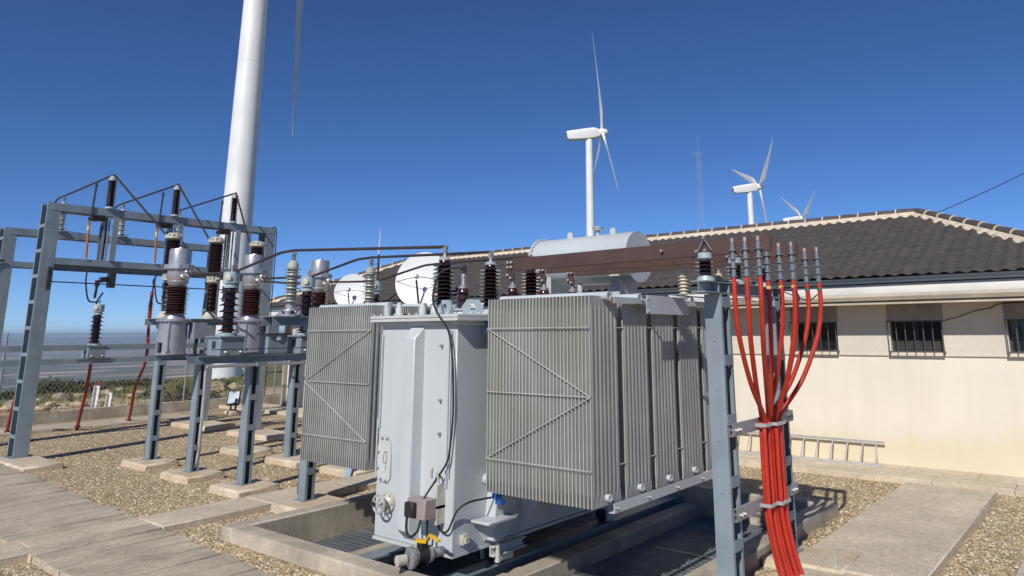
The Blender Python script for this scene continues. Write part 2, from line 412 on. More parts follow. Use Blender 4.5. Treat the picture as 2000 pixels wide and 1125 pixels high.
# ---------------------------------------------------------------- oil pit with kerb, gratings, rail beams
t = thing('pit_kerb', 'low concrete kerb wall round the sunken pit under the transformer', 'kerb wall', (-6.7, 8.2, 0))
OX0, OX1, OY0, OY1, WT = -9.72, -3.68, 5.28, 11.25, .26
for nm, a in (('kerb_side', (OX0, OX0+WT, OY0, OY1)), ('kerb_side', (OX1-WT, OX1, OY0, OY1)), ('kerb_end', (OX0+WT, OX1-WT, OY0, OY0+WT)), ('kerb_end', (OX0+WT, OX1-WT, OY1-WT, OY1))):
    MB().box(*a, -1.0, .17).build(nm, CONC, t, bevel=.018)
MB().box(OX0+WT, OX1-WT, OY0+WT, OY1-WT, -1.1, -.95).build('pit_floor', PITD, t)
def rail_beam(x0, x1, rx, label):
    t = thing('rail_beam', label, 'rail beam', ((x0+x1)/2, 8.2, -.95), 'rail beams under the transformer')
    MB().box(x0, x1, OY0+WT+.003, OY1-WT-.003, -.95, -.07).build('concrete_beam', CONC, t, bevel=.012)
    m = MB(); a, b = rx
    m.box(a, b, OY0+WT+.004, OY1-WT-.004, -.02, .0).box(a, b, OY0+WT+.004, OY1-WT-.004, -.2, -.18).box((a+b)/2-.008, (a+b)/2+.008, OY0+WT+.004, OY1-WT-.004, -.18, -.02)
    m.build('steel_rail', STEEL, t)
rail_beam(-6.02, -5.74, (-6.32, -6.10), 'concrete beam carrying a steel rail below the near right radiators')
rail_beam(-8.1, -7.78, (-7.7, -7.44), 'concrete beam carrying a steel rail under the handwheel side of the tank')
def grating(x0, x1, label):
    m = MB(); x = x0
    while x < x1:
        m.box(x, x+.008, OY0+WT+.01, OY1-WT-.01, -.29, -.25); x += .036
    y = OY0+WT+.02
    while y < OY1-WT-.02:
        m.box(x0, x1, y, y+.007, -.275, -.253); y += .11
    for y in (7.3, 9.1): m.box(x0, x1, y-.02, y+.02, -.31, -.249)
    tag(m.build('floor_grating', GALV2, None), label, 'grating', 'floor gratings in the pit')
GALV2 = M_('grating_steel', (.30, .33, .36), .45, .4, .15, 4)
grating(OX0+WT+.01, -8.12, 'steel grating between the left kerb and the handwheel side of the tank')
grating(-7.42, -6.34, 'steel grating right below the transformer tank')
grating(-5.72, OX1-WT-.01, 'steel grating in the shade below the right radiators')

# ---------------------------------------------------------------- service building
BX0, BX1, YW, YB = -24.6, -.5, 15.2, 21.2
bld = thing('service_building', 'long cream building with dark tiled hipped roof behind the transformer', 'building', ((BX0+BX1)/2, YW, 0))
W = [(-5.62, -4.71), (-3.71, -2.78), (-1.74, -.80)]
WZ0, WZ1 = 2.17, 2.765
m = MB(); m.box(BX0, BX1, YW, YW+.2, -.1, 2.11)
m.box(BX0, BX0+.2, YW+.2, YB, -.1, 3.1).box(BX1-.2, BX1, YW+.2, YB, -.1, 3.1).box(BX0+.2, BX1-.2, YB-.2, YB, -.1, 3.1)
m.build('wall', STUCCO, bld)
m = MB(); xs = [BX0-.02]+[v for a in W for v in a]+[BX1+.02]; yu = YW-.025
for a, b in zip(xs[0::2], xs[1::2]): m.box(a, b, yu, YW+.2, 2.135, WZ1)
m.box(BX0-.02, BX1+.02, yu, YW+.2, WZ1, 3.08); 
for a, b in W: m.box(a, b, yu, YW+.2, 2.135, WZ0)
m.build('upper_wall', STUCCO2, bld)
MB().box(BX0-.03, BX1+.03, yu-.012, YW+.19, 2.105, 2.14).build('string_course', STUCCO2, bld)
for i, (a, b) in enumerate(W):
    MB().box(a-.03, b+.03, yu-.008, yu+.05, WZ1+.004, 3.07).build('lintel', LINT, bld)
    f = MB(); f.box(a, a+.04, YW+.09, YW+.14, WZ0, WZ1).box(b-.04, b, YW+.09, YW+.14, WZ0, WZ1).box(a+.04, b-.04, YW+.09, YW+.14, WZ0, WZ0+.04).box(a+.04, b-.04, YW+.09, YW+.14, WZ1-.04, WZ1).box((a+b)/2-.02, (a+b)/2+.02, YW+.09, YW+.138, WZ0+.04, WZ1-.04)
    wn = f.build('window', DARK, bld)
    if i == 1:
        s = MB(); z = WZ0+.05
        while z < WZ1-.05: s.ext([(YW+.10, z), (YW+.13, z), (YW+.13, z+.026), (YW+.115, z+.026)], 'x', a+.045, b-.045); z += .03
        s.build('shutter', SHUT, wn)
    else: MB().box(a+.04, b-.04, YW+.11, YW+.12, WZ0+.04, WZ1-.04).build('pane', GLASS, wn)
    g = MB(); yo = yu-.13; r = .011
    for z in (WZ0+.012, WZ1-.012):
        g.box(a-.02, b+.02, yo-r, yo+r, z-r, z+r)
        for xx in (a-.02, b+.02-2*r): g.box(xx, xx+2*r, yo+r, yu+.02, z-r, z+r)
    nb = 7
    for k in range(nb):
        xx = a-.02+r+(b-a+.04-2*r)*k/(nb-1); g.box(xx-.008, xx+.008, yo-.009, yo+.008, WZ0-.004, WZ1)
    g.build('grille', GRILLE, wn)
# eaves cornice, gutter
EX0, EX1, YE = BX0-.95, BX1+.77, 14.32
m = MB(); m.ext([(YW+.1, 3.08), (YE+.13, 3.06), (YE+.13, 3.095), (YE+.2, 3.10), (YE+.2, 3.125), (YE+.09, 3.13), (YE+.05, 3.2), (YE+.07, 3.25), (YW+.1, 3.25)], 'x', EX0+.1, EX1-.1)
m.build('cornice', SOFF, bld)
m = MB(); m.ext([(YE+.07, 3.252), (YE+.06, 3.34), (YE+.10, 3.43), (YW+.1, 3.43), (YW+.1, 3.252)], 'x', EX0+.1, EX1-.1); m.build('fascia', FASC, bld)
m = MB(); m.ext([(YE-.03, 3.545), (YE-.02, 3.50), (YE-.005, 3.485), (YE, 3.45), (YE+.12, 3.445), (YE+.12, 3.53), (YE+.10, 3.53), (YE+.10, 3.46), (YE+.015, 3.465), (YE+.01, 3.495), (YE-.005, 3.51), (YE-.012, 3.545)], 'x', EX0, EX1)
m.build('gutter', GUTT, bld)
# tiled roof: corrugated front slope, cut along the two hips
YR, ZR, ZE = 18.2, 5.22, 3.505
AXR, AXL = EX1-(YR-YE), EX0+(YR-YE)
tl = (ZR-ZE)/(YR-YE); SL = math.hypot(YR-YE, ZR-ZE); ROWS = 12; PER = .235
nrm = Vector((0, -tl, 1)).normalized()
def roofpt(x, s, lift):
    return Vector((x, YE+s*(YR-YE)/SL, ZE+s*(ZR-ZE)/SL))+nrm*lift
m = MB(); V = []; Fc = []; NX = int((EX1-EX0)/PER*8)
lines = []
for r in range(ROWS):
    s0, s1 = SL*r/ROWS, SL*(r+1)/ROWS; lines += [(max(s0-.02, .10), .038), (s1-.025, .010)]
for (s, lf) in lines:
    for i in range(NX+1):
        x = EX0+(EX1-EX0)*i/NX; ph = (x/PER) % 1
        h = .027*math.sin(math.pi*ph/.62) if ph < .62 else -.012*math.sin(math.pi*(ph-.62)/.38)
        jit = .006*math.sin(int(x/PER)*12.9+s*7)
        xx = min(max(x, EX0+max(s, 0)*(YR-YE)/SL), EX1-max(s, 0)*(YR-YE)/SL)
        V.append(roofpt(xx, s, lf+h+jit))
n1 = NX+1
for j in range(len(lines)-1):
    for i in range(NX):
        q = (j*n1+i, j*n1+i+1, (j+1)*n1+i+1, (j+1)*n1+i)
        if (V[q[0]]-V[q[1]]).length > 1e-5 or (V[q[2]]-V[q[3]]).length > 1e-5: Fc.append(q)
m.add(V, Fc)
YBK = 2*YR-YE
m.add([(EX0, YE, ZE), (AXL, YR, ZR-.01), (EX0, YBK, ZE)], [(0, 1, 2)]).add([(EX1, YE, ZE), (AXR, YR, ZR-.01), (EX1, YBK, ZE)], [(0, 1, 2)])
m.add([(EX0, YBK, ZE), (EX1, YBK, ZE), (AXR, YR, ZR-.01), (AXL, YR, ZR-.01)], [(0, 1, 2, 3)])
m.build('tiled_roof', TILE, bld, smooth=50)
def capline(p, q):
    p, q = Vector(p), Vector(q); L = (q-p).length; d = (q-p).normalized(); s = d.cross(Vector((0, 0, 1))).normalized(); u = s.cross(d)
    n = int(L/.42); c, mo = MB(), MB()
    for k in range(n):
        a, b = p+d*(L*k/n), p+d*(L*(k+1)/n+.04); V = []; V2 = []
        for P, r in ((a, .118), (b, .098)):
            for j in range(9):
                t_ = math.pi*(j/8)*1.1-.05*math.pi; V.append(P+s*(r*math.cos(t_))+u*(r*.95*math.sin(t_)+.05))
        c.add(V, [(j, j+1, 10+j, 9+j) for j in range(8)])
        for r in (.122, .09):
            for j in range(9):
                t_ = math.pi*(j/8)*1.1-.05*math.pi; V2.append(a-d*.012+s*(r*math.cos(t_))+u*(r*.95*math.sin(t_)+.05))
        V3 = [v+d*.03 for v in V2]
        mo.add(V2+V3, [(j, j+1, 10+j, 9+j) for j in range(8)]+[(j, j+1, 19+j, 18+j) for j in range(8)])
    V = []; nn = int(L/.06)
    for k in range(nn+1):
        P = p+d*(L*k/nn); wv = .02*math.sin(k*.06/PER*2*math.pi)
        V += [P+s*(.24+wv)+u*(-.10), P+s*.11+u*.055, P-s*.11+u*.055, P-s*(.24+wv)+u*(-.10)]
    mo.add(V, [(4*k+j, 4*k+j+1, 4*k+j+5, 4*k+j+4) for k in range(nn) for j in range(3)])
    return c, mo
C, MO = MB(), MB()
for p, q in (((AXL, YR, ZR), (AXR, YR, ZR)), ((EX1, YE, ZE+.02), (AXR, YR, ZR)), ((EX0, YE, ZE+.02), (AXL, YR, ZR))):
    c, mo = capline(p, q); C.add(c.v, c.f); MO.add(mo.v, mo.f)
C.build('ridge_tiles', TILE, bld, smooth=60); MO.build('ridge_mortar', MORTAR, bld)
MB().box(-24.4, -24.28, YW-.14, YW-.02, .1, 3.06).build('downpipe', M_('downpipe_paint', (.33, .31, .27), .6), bld)
dr = MB().box(-24.1, -23.0, YW-.03, YW, .12, 2.1).build('door', STUCCO, bld)
MB().box(-23.12, -23.09, YW-.08, YW-.03, 1.0, 1.14).build('handle', DARK, dr)
tag(MB().tube(spline([(-2.74, yu-.14, WZ1-.02), (-2.45, yu-.05, 2.83), (-2.2, yu-.03, 2.92), (-1.95, yu-.03, 2.965), (-1.72, yu-.03, 3.04), (-.6, yu-.03, 3.05)], 5), .009, 6).build('wall_cable', BLACK), 'thin dark cable strung between the two right barred windows', 'cable')
# things on and by the building
t = thing('aluminium_ladder', 'aluminium ladder lying on edge against the cream wall', 'ladder', (-5.6, 14.98, .1))
lx0, lx1 = -7.9, -3.95
for z, y in ((.125, 14.82), (.50, 15.10)):
    MB().box(lx0, lx1-(.03 if z > .3 else 0), y-.012, y+.012, z-.022, z+.022).build('rail', GALV, t, bevel=.004)
x = lx1-.14; k = 0
while x > lx0:
    dx = -.05 if k == 0 else 0
    MB().tube([(x, 14.82, .14), (x+dx*.3, 14.96, .32), (x+dx, 15.10, .48)], .014, 8).build('rung', GALV, t); x -= .285; k += 1
def dish(c, r, face, label):
    c = Vector(c); f = Vector(face).normalized(); s = f.cross(Vector((0, 0, 1))).normalized(); u = s.cross(f)
    t = thing('satellite_dish', label, 'satellite dish', (c.x, c.y, .1), 'satellite dishes by the roof edge')
    prof = [(r*k/12, .16*r*(k/12)**2) for k in range(13)]
    b = MB().lathe(prof+[(r*1.0, .16*r-.02)]+[(r*k/12, .16*r*(k/12)**2-.02) for k in range(11, -1, -1)], c, f, 48).build('reflector', WHITE2, t)
    tip = c+f*r*.62-u*r*.03
    m = MB().tube([c-u*r*.97+f*.16*r, tip-u*.1], r*.035, 8); m.build('feed_arm', DARK, t)
    for sx in (-1, 1): MB().tube([c+s*sx*r*.97+f*.14*r-u*r*.05, tip], r*.012, 6).build('strut', DARK, t)
    h = MB().lathe([(.03, -.1), (.06, -.06), (.07, .02), (.05, .06)], tip, -f, 14); h.build('feed_horn', GALV, t)
    m = MB().tube([(c-f*.02-u*r*.1), (c-f*.22-u*r*.2)], .06, 8).tube([c-f*.24-u*r*.15, (c.x-f.x*.24-u.x*r*.15, c.y-f.y*.24, .1)], .05, 10); m.build('mast', STEEL, t)
dish((-18.75, 13.75, 3.86), .54, (.55, -.82, .18), 'smaller satellite dish showing between the grey insulators')
dish((-15.7, 13.9, 4.06), .80, (.42, -.88, .2), 'larger satellite dish half hidden by the ribbed bushing')
t = thing('whip_antenna', 'thin whip antenna on a dark pole beside the smaller satellite dish', 'antenna', (-17.75, 13.9, .1))
MB().tube([(-17.75, 13.9, .1), (-17.75, 13.9, 4.95)], .03, 8).build('pole', DARK, t)
MB().tube([(-17.75, 13.9, 4.95), (-17.72, 13.9, 5.72)], [.022, .008], 8).build('whip', WHITE2, t)
for z in (4.1, 4.66): MB().bar((-17.98, 13.85, z), (-17.7, 13.9, z), .02, .02).build('cross_arm', DARK, t)
MB().box(-17.83, -17.67, 13.82, 13.9, 3.2, 3.5).build('clamp', DARK, t)
t = thing('wall_air_conditioner', 'beige air conditioner unit on brackets on the far left of the wall', 'air conditioner', (-23.0, YW, 2.0))
MB().box(-23.5, -22.5, YW-.40, YW-.06, 2.25, 2.95).build('casing', M_('beige_casing', (.62, .58, .48), .6), t, bevel=.02)
MB().lathe([(.26, 0), (.26, .012), (.22, .02), (.05, .02)], (-23.15, YW-.40, 2.6), (0, -1, 0), 24).build('fan_guard', CREAM, t)
for x in (-23.4, -22.6): MB().box(x-.02, x+.02, YW-.42, YW, 2.19, 2.245).build('bracket', STEEL, t)

# ================================================================ POWER TRANSFORMER
TX0, TX1, TY0, TY1, TZ0, TZ1 = -7.37, -6.05, 5.88, 9.7, .28, 2.70
tr = thing('power_transformer', 'large light grey power transformer with finned radiators standing in the pit', 'transformer', (-6.71, 7.8, 0))
tk = MB().box(TX0, TX1, TY0, TY1, TZ0, TZ1)
tank = tk.build('tank', TANK, tr, bevel=.01)
m = MB()   # pressed stiffener on the front
yb, yf = TY0-.001, TY0-.145
V = [(-6.83, yb, .33), (-6.59, yb, .33), (-6.79, yf, .45), (-6.605, yf, .45), (-6.83, yb, 2.685), (-6.59, yb, 2.685), (-6.79, yf, 2.54), (-6.605, yf, 2.54)]
m.add(V, [(0, 1, 3, 2), (1, 5, 7, 3), (5, 4, 6, 7), (4, 0, 2, 6), (2, 3, 7, 6)])
m.build('stiffener', TANK, tank, bevel=.012)
for y0 in (7.0, 8.2):
    V = [(TX1+.001, y0, .36), (TX1+.001, y0+.5, .36), (TX1+.15, y0+.13, .6), (TX1+.15, y0+.37, .6), (TX1+.001, y0, 2.42), (TX1+.001, y0+.5, 2.42), (TX1+.15, y0+.13, 2.2), (TX1+.15, y0+.37, 2.2)]
    MB().add(V, [(0, 1, 3, 2), (1, 5, 7, 3), (5, 4, 6, 7), (4, 0, 2, 6), (2, 3, 7, 6)]).build('stiffener', TANK, tank)
MB().box(TX0-.012, TX1+.012, TY0-.012, TY1+.012, .245, .278).build('base_flange', LIDC, tank)
m = MB().box(TX0-.10, TX1+.12, TY0-.12, TY1+.1, 2.735, 2.77).box(TX0-.10, TX1+.12, TY0-.12, TY1+.1, 2.775, 2.81).box(TX0-.05, TX1+.05, TY0-.05, TY1+.05, 2.69, 2.735)
x = TX0-.06
while x < TX1+.1: m.lathe([(.017, 0), (.017, .022)], (x, TY0-.085, 2.811), n=6); x += .13
y = TY0
while y < 7.2: m.lathe([(.017, 0), (.017, .022)], (TX1+.085, y, 2.811), n=6); y += .13
lid = m.build('lid', LIDC, tr, bevel=.004)
# radiators: five banks each side, thirty-one fluted panels per bank
PZ0, PZ1, PW, PITCH, NPAN = .90, 2.97, .50, .047, 31
def bank_mesh(x0, y0):
    m = MB(); NF = 7
    for i in range(NPAN):
        x = x0+PITCH*i; cs = []
        for sgn in (1, -1):
            seq = []
            for k in range(NF):
                a = y0+PW*(k+.10)/NF; b = y0+PW*(k+.90)/NF; c = y0+PW*(k+.25)/NF; d = y0+PW*(k+.75)/NF
                seq += [(a, .0035), (c, .0125), (d, .0125), (b, .0035)]
            seq = [(y0, .004)]+seq+[(y0+PW, .004)]
            cs += [(y, sgn*h) for y, h in (seq if sgn == 1 else seq[::-1])]
        n = len(cs); V = []; Fc = []
        lv = [(PZ0, 'f'), (PZ0+.10, 'f'), (PZ0+.13, 'r'), (PZ1-.13, 'r'), (PZ1-.10, 'f'), (PZ1, 'f')]
        for z, kd in lv:
            for y, h in cs: V.append((x+(h if kd == 'r' else math.copysign(.0055, h)), y, z))
        for j in range(len(lv)-1): Fc += [(j*n+k, j*n+(k+1) % n, (j+1)*n+(k+1) % n, (j+1)*n+k) for k in range(n)]
        Fc += [tuple(range(n-1, -1, -1)), tuple(range((len(lv)-1)*n, len(lv)*n))]
        m.add(V, Fc)
        # rolled edges of each panel
        for yy in (y0, y0+PW): m.box(x-.007, x+.007, yy-.004, yy+.004, PZ0, PZ1)
    return m
RX0, LX0 = -5.80, -9.33
BY = [6.13+.615*k for k in range(5)]
proto = None
for side, x0 in (('r', RX0), ('l', LX0)):
    for k, y0 in enumerate(BY):
        if proto is None:
            proto = bank_mesh(x0, y0).build('radiator', RADG, tr, smooth=50); rb = proto
        else:
            rb = proto.copy(); col.objects.link(rb); rb.location = (x0-RX0, y0-BY[0], 0)
        xe = x0+PITCH*(NPAN-1); yc = y0+PW/2; s = 1 if side == 'r' else -1
        xin = TX1 if side == 'r' else TX0
        for z in (PZ1+.0, PZ0+.07):
            lo, hi = (x0-.10 if side == 'l' else xin, xe+.07 if side == 'r' else xin)
            zt = z if z < 2 else 2.63
            ro = .046 if z > 2 else .034; xo = .07 if z > 2 else .035
            h = MB().tube([(x0-.06 if side == 'l' else x0-.03, yc, z), (xe+xo, yc, z)], ro, 16)
            h.lathe([(ro+.006, 0), (ro+.006, .016), (ro*.6, .016), (ro*.6, .008), (.001, .008)], ((xe+xo if side == 'r' else x0-.06), yc, z), (s, 0, 0), 18)
            h.build('header_pipe', TANK, tr)
            if side == 'r': MB().tube([(TX1, yc, zt), (x0-.03, yc, zt)]+([(x0-.03, yc, z)] if z > 2 else []), .058, 14).build('oil_pipe', TANK, tr)
            else: MB().tube([(TX0, yc, zt), (xe+.02, yc, zt)]+([(xe+.02, yc, z)] if z > 2 else []), .058, 14).build('oil_pipe', TANK, tr)
    xe = x0+PITCH*(NPAN-1); yf = BY[0]-.012
    a, b = x0-.01, xe+.01
    zt, zm, zb = 2.645, 1.955, 1.25
    if side == 'l': a, b = b, a
    for p, q in (((a, zt), (b, zt)), ((a, zt), (b, zm)), ((b, zm), (a, zb)), ((a, zm), (b, zm)), ((a, zb), (b, zb))):
        MB().tube([(p[0], yf, p[1]), (q[0], yf, q[1])], .0075, 6).build('tie_rod', RADG, tr)
    c = MB()
    for z in (zt, zb):
        for i in range(NPAN):
            x = x0+PITCH*i; c.box(x-.004, x+.004, yf-.012, BY[0], z-.02, z-.004)
        c.box(x0-.004, x0+PITCH*(NPAN-1)+.004, yf+.001, yf+.004, z-.012, z-.006)
        c.build('clip_comb', RADG, tr); c = MB()
    for k in range(4):
        for z in (2.64, 1.25):
            y = BY[k]+PW; xx = xe+.004 if side == 'r' else x0-.004
            MB().tube([(xx, y-.03, z), (xx, y+.145, z)], .007, 6).build('tie_rod', RADG, tr)
    if side == 'r':
        sb = MB().box(xe+.085, xe+.093, 6.38, BY[4]+.5, .83, .925).box(xe+.03, xe+.085, 6.38, BY[4]+.5, .83, .838).build('support_beam', TANK, tr)
        for k in range(5):
            yc = BY[k]+PW/2
            MB().lathe([(.013, 0), (.013, .035), (.009, .05)], (xe+.093, yc+.03, .88), (1, 0, 0), 8).build('bolt', SPHERE, sb)
        MB().box(xe+.03, xe+.1, 6.45, BY[4]+.5, 2.955, 2.963).box(xe+.094, xe+.1, 6.45, BY[4]+.5, 2.90, 2.955).build('top_beam', TANK, tr)
        for y in (7.1, 8.35): MB().box(xe-.0, xe+.03, y-.02, y+.02, 2.9, 2.955).build('bracket', TANK, tr)
        p = MB(); p.ext([(6.93, 2.79), (7.90, 2.785), (7.90, 2.985), (6.93, 2.995)], 'x', xe+.20, xe+.206)
        for y, z in ((6.96, 2.96), (7.87, 2.955), (6.96, 2.82), (7.87, 2.815)): p.lathe([(.011, 0), (.011, .012)], (xe+.206, y, z), (1, 0, 0), 8)
        p.build('blank_plate', PLATE, tr)
        for y in (7.0, 7.85): MB().bar((xe+.1, y, 2.945), (xe+.2, y, 2.945), .03, .006).build('bracket', TANK, tr)
# conservator
cx0, cx1, cyy, cz, cr = -7.28, -5.50, 8.95, 3.66, .37
m = MB().lathe([(.001, 0), (cr, 0), (cr, cx1-cx0), (.001, cx1-cx0)], (cx0, cyy, cz), (1, 0, 0), 56)
cons = m.build('conservator', TANK, tr)
m = MB().lathe([(cr, .03), (cr+.035, .03), (cr+.035, .0), (cr, -.005), (.2, -.07), (.001, -.09)], (cx0, cyy, cz), (1, 0, 0), 56)
for k in range(36):
    a = 2*math.pi*k/36; m.lathe([(.011, 0), (.011, .02)], (cx0+.03, cyy+(cr+.018)*math.cos(a), cz+(cr+.018)*math.sin(a)), (1, 0, 0), 6)
m.build('end_flange', TANK, cons)
for x in (-6.75, -5.95):
    m = MB(); P = [(-.05, -.03), (.05, -.03), (.05, .06), (.03, .09), (-.03, .09), (-.05, .06)]
    m.ext([(x+a, cz+cr+b) for a, b in P], 'y', cyy-.008, cyy+.008); m.lathe([(.02, -.0095), (.02, .0095)], (x, cyy, cz+cr+.045), (0, 1, 0), 12); m.build('lifting_eye', TANK, cons)
m = MB().lathe([(.035, -.02), (.03, .05), (.03, .08), (.085, .08), (.085, .10), (.03, .10), (.03, .11), (.085, .11), (.085, .13), (.02, .135)], (-6.22, cyy, cz+cr), n=18); m.build('filler_cap', GALV, cons)
for x in (-6.98, -5.74):
    m = MB(); y0, y1 = cyy-.26, cyy+.26
    m.add([(x-.085, y0-.05, 3.42), (x+.085, y0-.05, 3.42), (x+.055, y0, 2.81), (x-.055, y0, 2.81), (x-.085, y0-.042, 3.42), (x+.085, y0-.042, 3.42), (x+.055, y0+.008, 2.81), (x-.055, y0+.008, 2.81)],
          [(0, 1, 2, 3), (7, 6, 5, 4), (0, 4, 5, 1), (1, 5, 6, 2), (2, 6, 7, 3), (3, 7, 4, 0)])
    m.ext([(y0+.008, 2.81), (y1, 2.81), (y1+.05, 3.42), (cyy, 3.32), (y0-.042, 3.42)], 'x', x-.006, x+.006); m.build('conservator_leg', TANK, tr)
MB().tube([(-6.5, cyy-.1, cz-cr+.02), (-6.5, cyy-.1, 3.1), (-6.5, cyy-.25, 2.95), (-6.5, cyy-.4, 2.82)], .04, 12).build('oil_pipe', TANK, tr)
m = MB().lathe([(.1, 2.81), (.1, 2.92), (.07, 2.94), (.07, 3.0), (.03, 3.02)], (-6.32, 8.62, 0), n=18); gr = m.build('gas_relay', GALV, tr)
MB().tube(spline([(-6.44, 8.5, 2.9), (-6.42, 8.5, 3.12), (-6.32, 8.5, 3.2), (-6.22, 8.5, 3.12), (-6.2, 8.5, 2.9)], 6), .012, 8).build('guard_hoop', GALV, gr)
m = MB().lathe([(.06, 2.81), (.06, 2.88), (.085, 2.9), (.085, 2.95), (.05, 3.0), (.01, 3.02)], (-6.0, 8.55, 0), n=16); m.build('relief_valve', CREAM, tr)
# bushings
def bushing(x, y, n=11):
    b = MB().lathe([(.12, 2.81), (.12, 2.86), (.10, 2.88), (.10, 2.95)], (x, y, 0), n=22).build('high_voltage_bushing', LIDC, tr)
    MB().lathe(ins(2.95, 3.50, n, .075, .15, None, .02, .01)+[(.07, 3.54)], (x, y, 0), n=28).build('shed_stack', PORC, b, smooth=45)
    MB().lathe([(.08, 3.53), (.08, 3.545), (.055, 3.575), (.02, 3.58), (.018, 3.69)], (x, y, 0), n=18).build('top_cap', GALV, b)
    MB().box(x-.03, x+.03, y-.025, y+.025, 3.63, 3.70).lathe([(.018, 0), (.018, .10)], (x-.05, y, 3.71), (1, 0, 0), 8).build('terminal_clamp', SILVD, b)
HVX, HVY = -7.0, [6.55, 7.42, 8.30]
for y in HVY: bushing(HVX, y)
def lvb(x, y, red=PORCR, zt=3.16):
    b = MB().lathe([(.10, 2.81), (.10, 2.85), (.075, 2.86), (.075, 2.88)], (x, y, 0), n=18).build('low_voltage_bushing', LIDC, tr)
    MB().lathe(ins(2.88, zt, 3, .062, .10, None, .008, .007)+[(.055, zt+.01)], (x, y, 0), n=24).build('shed_stack', red, b, smooth=45)
    MB().lathe([(.06, zt+.005), (.06, zt+.03), (.03, zt+.05), (.028, zt+.14), (.035, zt+.14), (.035, zt+.18)], (x, y, 0), n=14).build('terminal', SILVD, b)
    return b
LVX, LVY = -6.30, [7.10, 7.75, 8.40]
for y in LVY:
    b = lvb(LVX, y)
    m = MB().box(LVX-.055, LVX+.055, y-.05, y-.038, 3.26, 3.52); m.build('copper_strap', COPB, b)
    bb = MB()
    for dx in (-.03, .03):
        for z in (3.49, 3.43): bb.lathe([(.017, 0), (.017, .03), (.01, .035)], (LVX+dx, y-.05, z), (0, -1, 0), 10)
    for dx, z in ((-.035, 3.33), (.015, 3.29)): bb.lathe([(.017, 0), (.017, .03), (.01, .035)], (LVX+dx, y-.05, z), (0, -1, 0), 10)
    bb.build('strap_bolts', SPHERE, b)
NX_, NY_ = -6.33, 6.24
nb = lvb(NX_, NY_, PORCR, 3.12)
MB().lathe([(.13, 2.862), (.13, 2.884)], (NX_, NY_, 0), n=8).build('flange_ring', GALV, nb)
MB().box(NX_-.03, NX_+.03, NY_-.012, NY_+.012, 3.28, 3.40).build('terminal_lug', DARK, nb)
MB().tube(spline([(NX_, NY_-.02, 3.36), (NX_-.14, NY_-.04, 3.38), (NX_-.28, NY_-.10, 3.34), (NX_-.32, NY_-.15, 3.22), (NX_-.12, 5.86, 3.0), (-6.22, 5.73, 2.82), (-6.11, 5.80, 2.62), (-6.055, 5.82, 2.3), (-6.04, 5.83, 1.9), (-6.045, 5.83, 1.6), (-6.07, 5.82, 1.33), (-6.10, 5.80, 1.2), (-6.24, 5.76, 1.0), (-6.31, 5.68, .84), (-6.32, 5.66, .76)], 6), .0115, 10).build('earth_cable', BLACK, tr)
def hexlug(x, y, a):
    m = MB(); P = [(-.10, 0), (.10, 0), (.13, .09), (.07, .18), (-.07, .18), (-.13, .09)]; c, s = math.cos(a), math.sin(a); n = len(P); V = []
    IN = [(.045*math.cos(math.pi*2*k/n+2.1+.52*2), .095+.045*math.sin(math.pi*2*k/n+2.1+.52*2)) for k in range(n)]
    for d in (-.02, .02):
        V += [(x+p*c-d*s, y+p*s+d*c, 2.81+q) for p, q in P]; V += [(x+p*c-d*s, y+p*s+d*c, 2.81+q) for p, q in IN]
    Fc = []
    for o in (0, 2*n):
        Fc += [(o+k, o+(k+1) % n, o+n+(k+1) % n, o+n+k) for k in range(n)]
    Fc += [(k, (k+1) % n, 2*n+(k+1) % n, 2*n+k) for k in range(n)]+[(n+k, n+(k+1) % n, 3*n+(k+1) % n, 3*n+k) for k in range(n)]
    m.add(V, Fc); m.build('lifting_lug', BLUEG, tr)
hexlug(-6.52, 6.14, -.15); hexlug(-6.17, 6.24, .9)
for x, y in ((-7.15, 5.95), (-6.72, 5.95), (-6.06, 6.5), (-6.9, 6.3)):
    MB().lathe([(.045, 2.81), (.045, 2.90), (.03, 2.93), (.03, 2.97) if x < -7 else (.03, 2.95), (.01, 2.975) if x < -7 else (.01, 2.955)], (x, y, 0), n=14).build('thermometer_pocket', LIDC, tr)
m = MB().box(-5.99, -5.93, 6.28, 6.36, 2.60, 2.80).box(-6.0, -5.92, 6.27, 6.37, 2.74, 2.77); m.build('blue_valve', BLUE, tr)
# front fittings: inspection cover, handwheel, drain valve, junction box, pipes
m = MB(); P = [(-7.34, .95), (-7.28, .89), (-7.14, .89), (-7.10, .95), (-7.10, 1.30), (-7.16, 1.42), (-7.26, 1.42), (-7.34, 1.28)]
m.ext(P, 'y', TY0-.02, TY0-.001)
cv = m.build('inspection_cover', LIDC, tr)
m = MB()
for x, z in ((-7.25, 1.38), (-7.16, 1.38), (-7.315, 1.22), (-7.315, 1.04), (-7.255, .92), (-7.165, .91)): m.lathe([(.014, 0), (.014, .022), (.009, .03)], (x, TY0-.02, z), (0, -1, 0), 8)
m.build('bolts', SPHERE, cv)
m = MB()
for p, q in (((-7.215, 1.22), (-7.165, 1.23)), ((-7.165, 1.23), (-7.185, 1.02)), ((-7.215, 1.22), (-7.235, 1.11)), ((-7.235, 1.11), (-7.178, 1.10))):
    m.bar((p[0], TY0-.0215, p[1]), (q[0], TY0-.0215, q[1]), .002, .007, (0, 0, 1)) if abs(p[0]-q[0]) > abs(p[1]-q[1]) else m.bar((p[0], TY0-.0215, p[1]), (q[0], TY0-.0215, q[1]), .007, .002, (0, 1, 0))
m.build('painted_digit', DARK, cv)
hw = (-7.12, TY0, .68)
m = MB().lathe([(.115, 0), (.115, -.03), (.08, -.035), (.06, -.06), (.045, -.07), (.045, -.12), (.02, -.13), (.02, -.16)], hw, (0, 1, 0), 24)
